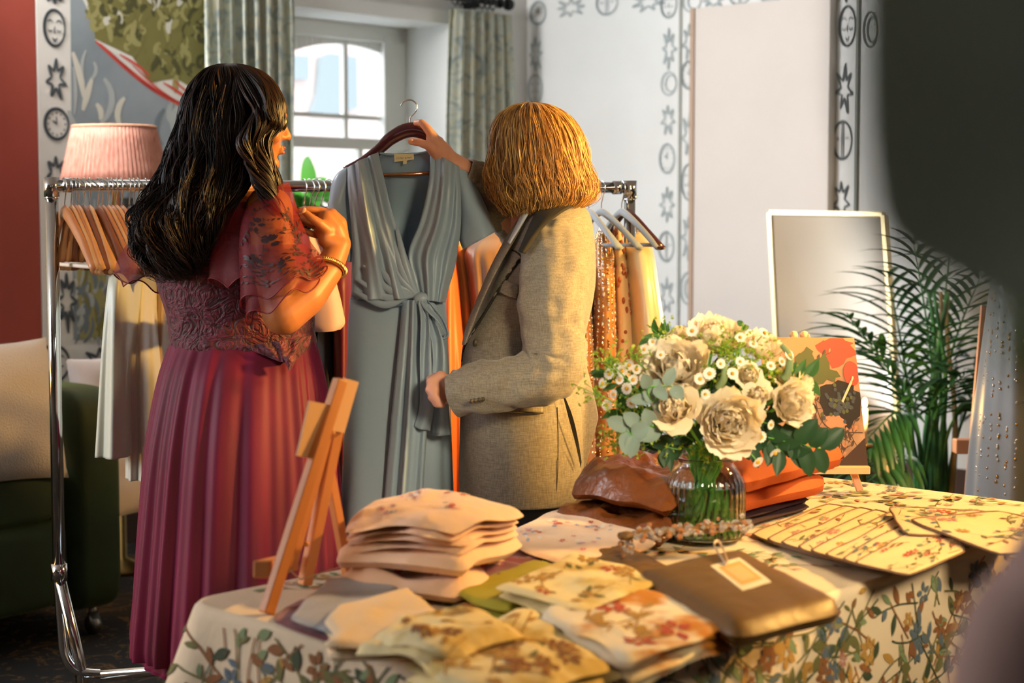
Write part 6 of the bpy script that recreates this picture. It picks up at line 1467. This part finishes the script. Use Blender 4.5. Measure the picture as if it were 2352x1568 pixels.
bz = [(468, 1236, 1332, 4.05, .06), (490, 1206, 1352, 4.05, .12), (530, 1180, 1362, 4.05, .15), (580, 1160, 1366, 4.05, .168), (640, 1134, 1366, 4.05, .172), (700, 1106, 1358, 4.05, .168), (760, 1074, 1344, 4.05, .165), (820, 1062, 1332, 4.05, .16), (900, 1060, 1336, 4.05, .165), (1000, 1058, 1342, 4.05, .168), (1090, 1056, 1344, 4.05, .172), (1142, 1060, 1340, 4.05, .172)]
b = MB(); Pz = loft(b, bz, nseg=200, nv=90, folds=[(3, .012, 0, 2, .3), (5, .008, 1, 4, .4)], p=2.0, noise_amp=.012, nfreq=(2.5, 7)); b.build('blazer', m_suit, w2, solid=.004)
# near sleeve with elbow wrinkles
def sleevetube(b, pts, nw=1, wr=.006, seed=0, elbow=None, n=60, k=80, flat=.9):
    P = [W(x, y, d) for x, y, d, r in pts]; rr = [r for *_, r in pts]
    pth = [cat3(P, i/k) for i in range(k+1)]; rad = [catmull([(r,) for r in rr], i/k)[0] for i in range(k+1)]
    T = [(pth[min(i+1, k)]-pth[max(i-1, 0)]).normalized() for i in range(k+1)]; fr = []; a = Vector((0, -1, 0))
    for i in range(k+1): a = (a-T[i]*a.dot(T[i])).normalized(); fr.append((a, T[i].cross(a)))
    def f(u, v):
        i = min(int(round(v*k)), k); a, c = fr[i]; an = 2*PI*u; t = i/k
        w = wr*(nz(math.cos(an)*1.5+seed, math.sin(an)*1.5, t*9)+.6*nz(math.cos(an)*2, math.sin(an)*3+seed, t*22))
        if elbow: w += elbow[1]*math.exp(-((t-elbow[0])/.14)**2)*math.sin((t-elbow[0])*95+math.cos(an)*2)*(.5+.5*math.cos(an-elbow[2]))
        return pth[i]+a*math.cos(an)*(rad[i]*flat+w)+c*math.sin(an)*(rad[i]+w)
    b.grid(f, n, k, cu=True); return f
b = MB(); Pn = sleevetube(b, [(1272, 545, 3.95, .055), (1276, 590, 3.90, .076), (1270, 680, 3.85, .076), (1270, 760, 3.825, .071), (1278, 826, 3.81, .068), (1245, 864, 3.80, .064), (1180, 878, 3.81, .059), (1110, 890, 3.83, .055), (1048, 902, 3.86, .052)], elbow=(.56, .010, 2.6), wr=.008, seed=2, n=90, k=110)
b.build('near_sleeve', m_suit, w2, solid=.004)
b = MB(); sleevetube(b, [(1230, 560, 4.18, .07), (1185, 500, 4.20, .062), (1140, 452, 4.18, .052), (1100, 420, 4.15, .045), (1062, 397, 4.125, .040)], wr=.005, seed=7); b.build('far_sleeve', m_suit, w2, solid=.004)
# cuff details
b = MB()
for k in range(4): c = W(1082+k*9, 921-k*1.5, 3.776); b.tube([c+Vector((0, .002, 0)), c-Vector((0, .004, 0))], .0050, 14)
b.build('cuff_buttons', m_btn, w2)
def seamline(b, pts, r=.0012, n=30): b.tube(sround([W(*p) for p in pts], n), r, 5)
b = MB(); seamline(b, [(1076, 930, 3.815), (1100, 927, 3.81), (1125, 921, 3.808)]); 
# surface helper for the blazer front: depth of near side at pixel
def onb(px, py, off=.003):
    best = None
    for i in range(0, 101):
        u = .5+.5*i/100
        v = lo = 0
    return None
def front(px, py, off=.004):
    """point on the near side of the blazer seen at a pixel"""
    ys = [r[0] for r in bz]; t = np.interp(py, ys, [i/(len(bz)-1) for i in range(len(bz))]); best = None
    for i in range(1, 100):
        p = Pz(.5+.5*i/100, float(t)); q = 1176+FPX*p.x/(p.y*cp-(p.z-CAMZ)*sp)
        if best is None or abs(q-px) < best[0]: best = (abs(q-px), p.y)
    return W(px, py, best[1]-off)
def frontline(b, pts, r=.0013, n=30, off=.003): b.tube([front(*catmull(pts, i/n), off) for i in range(n+1)], r, 5)
def frontpoly(b, L, Rr, nu=14, nv=30, off=.007, edge=0):
    def f(u, v):
        a = catmull(L, v); c = catmull(Rr, v); return front(a[0]+(c[0]-a[0])*u, a[1]+(c[1]-a[1])*u, off+.004*math.sin(PI*u))
    b.grid(f, nu, nv)
frontline(b, [(1280, 935), (1282, 1000), (1281, 1080), (1278, 1130)], .0010); frontline(b, [(1215, 540), (1232, 470)], .0008) if False else None
b.build('seams', m_seam, w2)
b = MB(); frontpoly(b, [(1150, 640), (1148, 655), (1145, 672)], [(1192, 655), (1190, 672), (1186, 688)], 8, 8, .005); frontpoly(b, [(1196, 912), (1196, 930), (1197, 946)], [(1244, 914), (1246, 931), (1247, 947)], 8, 8, .006); b.build('pockets', m_suit, w2, solid=.002)
b = MB(); frontline(b, [(1150, 672), (1168, 680), (1186, 688)], .0014, off=.007); frontline(b, [(1130, 946), (1190, 948), (1248, 948)], .0020, off=.007); b.build('pocket_edges', m_seam, w2)
# lapel and dark under collar
b = MB(); frontpoly(b, [(1206, 490), (1180, 540), (1150, 595), (1115, 660), (1085, 725), (1066, 785)], [(1262, 478), (1232, 530), (1196, 590), (1158, 645), (1112, 720), (1070, 790)], 14, 50, .010); b.build('lapel', m_suit, w2, solid=.003)
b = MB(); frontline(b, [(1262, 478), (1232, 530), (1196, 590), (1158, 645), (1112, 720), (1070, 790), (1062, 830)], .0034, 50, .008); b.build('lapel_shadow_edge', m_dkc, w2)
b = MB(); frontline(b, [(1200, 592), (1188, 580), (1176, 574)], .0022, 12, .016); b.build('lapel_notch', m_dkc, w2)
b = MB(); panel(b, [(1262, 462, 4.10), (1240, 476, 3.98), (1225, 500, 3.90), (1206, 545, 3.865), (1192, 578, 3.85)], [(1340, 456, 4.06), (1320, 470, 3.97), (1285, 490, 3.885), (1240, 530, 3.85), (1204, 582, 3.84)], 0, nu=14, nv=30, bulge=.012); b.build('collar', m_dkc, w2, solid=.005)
b = MB(); panel(b, [(1192, 500, 4.02), (1162, 548, 4.0), (1128, 612, 3.98), (1098, 682, 3.97), (1072, 748, 3.96), (1062, 792, 3.95)], [(1212, 492, 3.97), (1188, 540, 3.94), (1152, 600, 3.93), (1116, 672, 3.92), (1088, 740, 3.92), (1070, 790, 3.92)], 0, nu=8, nv=20, bulge=.01); b.build('far_lapel', m_suit, w2, solid=.003)
b = MB(); b.ell(front(1092, 787, .005), (.006, .004, .009), 10); b.build('front_button', m_btn, w2)
# back vent flap standing away at the right
b = MB(); panel(b, [(1292, 905, 3.935), (1305, 960, 3.95), (1322, 1020, 3.97), (1340, 1085, 4.0)], [(1335, 800, 4.02), (1356, 880, 4.05), (1372, 950, 4.08), (1370, 970, 4.08)], 0, nu=16, nv=20, bulge=.004); b.build('vent_flap', m_suit, w2, solid=.004)
b = MB(); panel(b, [(1292, 905, 3.90), (1306, 960, 3.905), (1322, 1020, 3.92), (1334, 1075, 3.94)], [(1295, 905, 3.90), (1315, 955, 3.905), (1328, 1010, 3.92), (1336, 1060, 3.94)], 0, nu=6, nv=20); b.build('vent_opening', mat('vent_dark_lining', '#23201c', .9), w2)
# white shirt front and inner collar, trousers
b = MB(); panel(b, [(1202, 476, 3.99), (1188, 512, 3.97), (1166, 556, 3.95)], [(1222, 476, 3.96), (1202, 512, 3.94), (1172, 560, 3.93)], 0, nu=8, nv=14, bulge=.01); b.build('white_shirt', mat('white_shirt', '#c3c8cb', .7), w2, solid=.002)
m_tr = mat('black_trousers', '#131417', .8)
b = MB()
for sx in (-1, 1): 
    h_ = W(1205, 1080, 4.05+sx*.075); chain(b, [h_, Vector((h_.x, h_.y, .5)), Vector((h_.x, h_.y, .10))], [.080, .085, .075], 20)
b.build('trousers', m_tr, w2)
for sx in (-1, 1):
    h_ = W(1205, 1080, 4.05+sx*.085); b = MB(); b.cap(Vector((h_.x+.03, h_.y, .045)), .044, Vector((h_.x-.17, h_.y+.08, .035)), .034); b.build('shoe', mat('black_leather_shoe', '#1a1817', .4), w2)
# hair
m_bl = hairmat('blonde_hair', '#6b4420', '#b98743', '#e2bd78', .42)
bob = [(238, 1200, 1240, 4.06, .03), (246, 1172, 1272, 4.06, .07), (268, 1148, 1302, 4.06, .095), (305, 1134, 1326, 4.055, .112), (350, 1129, 1342, 4.05, .118), (395, 1128, 1354, 4.045, .120), (430, 1132, 1362, 4.04, .118), (460, 1142, 1352, 4.035, .108), (482, 1155, 1318, 4.03, .092), (500, 1168, 1275, 4.03, .075)]
b = MB(); capmesh(b, bob[:8], .78); b.build('hair_base', hairmat('blonde_undercolour', '#5a3a1d', '#7a5228', '#8c6434', .6), w2)
b = MB(); rn = random.Random(17)
hairlocks(b, bob, 3000, rn, (-.10*PI, 1.22*PI), (.82, 1.03), .0018, (.006, 1.6), 26, 0, (.78, .97), clump=54, frizz=.010)
hairlocks(b, bob, 500, rn, (-.10*PI, 1.25*PI), (.98, 1.10), .0007, (.009, 2.2), 24, .3, (.6, 1.0), clump=30, frizz=.022)
b.build('bob_hair', m_bl, w2)

# ================================================================== RIGHT SIDE
m_greydress = mat('steel_grey_tulle', '#7d8489', .45, sheen=.3)
def greybeads(t_, P):
    rn = random.Random(55)
    for nm, mm, n in (('silver_sequins', m_bead, 500), ('gold_sequins', m_gold, 260)):
        b = MB()
        for k in range(n):
            c = rn.randint(0, 15); p = P(.5+.5*(c+.5)/16+rn.gauss(0, .002), rn.uniform(.02, .98)); b.ell(p+Vector((0, -.004, 0)), (.0035, .0025, rn.uniform(.003, .006)), 6)
        o = b.build(nm, mm, t_); o['kind'] = 'stuff'
gown('sequin_gown', 'steel grey gown with strings of silver beads hanging at the far right', 'dress', [(560, 2300, 2400, 5.0, .05), (640, 2282, 2420, 5.0, .09), (800, 2262, 2450, 4.98, .13), (1000, 2240, 2480, 4.96, .17), (1200, 2225, 2500, 4.95, .19), (1500, 2200, 2540, 4.95, .21)], m_greydress, [(9, .07, 0, 1, .1), (15, .03, 0, 1, .1)], 30, extra=greybeads)
st = thing('garment_stand', 'slim dark stand holding the steel grey gown', 'stand', Vector((W(2360, 600, 5.0).x, 5.0, 0)))
sx_ = W(2360, 600, 5.0); b = MB(); b.tube([(sx_.x, 5.0, 0.02), (sx_.x, 5.0, sx_.z+.12)], .010, 10); b.tube([(sx_.x-.05, 5.0, sx_.z+.02), (sx_.x, 5.0, sx_.z+.05), (sx_.x+.05, 5.0, sx_.z+.02)], .008, 8); b.build('pole', m_pole, st)
b = MB(); b.lathe([(0, 0), (.16, 0), (.16, .012), (.02, .02)], (sx_.x, 5.0, 0), 28); b.build('base', m_pole, st)
# floor easel beside it
fe = thing('floor_easel', 'pinkish wooden floor easel partly seen left of the steel grey gown', 'easel', Vector((W(2230, 1000, 5.35).x, 5.35, 0)))
mpk = mat('pine_pinkish', '#d39a77', .5)
for (a_, c_) in (((2262, 700, 5.40), (2196, 1300, 5.33)), ((2290, 690, 5.40), (2370, 1300, 5.33))):
    p1 = W(*c_); p1.z = 0; b = MB(); b.bar(W(*a_), p1, .022, .018, up=(0, -1, 0)); b.build('leg', mpk, fe, smooth=False, bevel=.002)
p1 = W(2285, 1300, 5.7); p1.z = 0; b = MB(); b.bar(W(2280, 700, 5.42), p1, .022, .018, up=(0, -1, 0)); b.build('rear_leg', mpk, fe, smooth=False, bevel=.002)
b = MB(); b.bar(W(2192, 1024, 5.31), W(2400, 1024, 5.31), .05, .045); b.build('ledge', mpk, fe, smooth=False, bevel=.003)
# candle glowing between mirror and palm
cpz = W(1986, 925, 5.7)
cs_ = thing('candlestick', 'lit candle on a slim stand in front of the tall mirror', 'candle', Vector((cpz.x, cpz.y, 0)))
b = MB(); b.lathe([(0, 0), (.09, 0), (.09, .01), (.012, .03), (.008, cpz.z-.16), (.03, cpz.z-.15), (.03, cpz.z-.14), (0, cpz.z-.14)], (cpz.x, cpz.y, 0), 20); b.build('stand', mat('brass_dark', '#7d6438', .35, metal=.9), cs_)
b = MB(); b.tube([(cpz.x, cpz.y, cpz.z-.14), (cpz.x, cpz.y, cpz.z-.02)], .011, 12); b.build('candle', mat('wax', '#e9dcc0', .5), cs_)
b = MB(); b.ell((cpz.x, cpz.y, cpz.z), (.009, .009, .018), 12); b.build('flame', mat('flame', '#ffca6a', .5, emit=('#ffb54a', 40)), cs_)
light('candle_light', 'POINT', (cpz.x, cpz.y-.04, cpz.z+.03), (cpz.x, cpz.y, 0), 8, (1, .58, .18), .02)
# things close to the lens at the right
m_fg = mat('dark_grey_green_leaf', '#c0d3c5', .6)
fp_ = thing('broadleaf_plant', 'blurred dark grey green broad leaves close to the lens at the upper right', 'plant', Vector((.30, .36, 0)))
b = MB()
def bigleaf(L, Rr, bul, dd):
    def f(u, v):
        a = cat3([W(*p) for p in L], v); c = cat3([W(*p) for p in Rr], v); return a.lerp(c, u)+Vector((0, bul*math.sin(PI*u)+dd, 0))
    b.grid(f, 16, 24)
bigleaf([(2060, -420, .33), (1965, -150, .33), (1950, 120, .33), (1965, 380, .335), (2030, 580, .34), (2300, 720, .35)], [(2160, -440, .33), (2500, -200, .34), (2750, 100, .35), (2760, 400, .36), (2600, 640, .36), (2330, 730, .35)], .015, 0)
bigleaf([(2300, -300, .37), (2180, -50, .37), (2170, 250, .37), (2230, 480, .37), (2320, 640, .38), (2460, 760, .39)], [(2320, -320, .37), (2760, -150, .38), (2980, 150, .39), (2940, 450, .40), (2760, 700, .40), (2480, 780, .39)], .02, 0)
b.build('leaves', m_fg, fp_, solid=.0012)
b = MB()
for q in ((2310, 745, .35), (2470, 770, .39)):
    p = W(*q); b.tube([cat3([p, p+Vector((.06, .0, -.10)), Vector((.30, .36, .75)), Vector((.30, .36, .25))], k/20) for k in range(21)], .005, 8)
b.build('stems', m_palmstem, fp_)
b = MB(); b.lathe([(0, 0), (.11, 0), (.14, .26), (.125, .26), (.1, .04), (0, .24)], (.30, .36, 0), 24); b.build('pot', mat('dark_planter', '#3a3330', .7), fp_)
b = MB(); loft(b, [(1130, 2420, 2500, .85, .02), (1300, 2318, 2600, .85, .04), (1600, 2172, 2700, .85, .05), (3000, 2000, 2900, .85, .08), (6700, 1800, 3200, .85, .12)], folds=[(4, .06, 0, 1, .1)], p=2.2)
b.build('draped_fabric', mat('dusty_pink_fabric', '#a98d88', .8, sheen=.3), label='blurred dusty pink fabric close to the lens in the bottom right corner', cat='fabric')
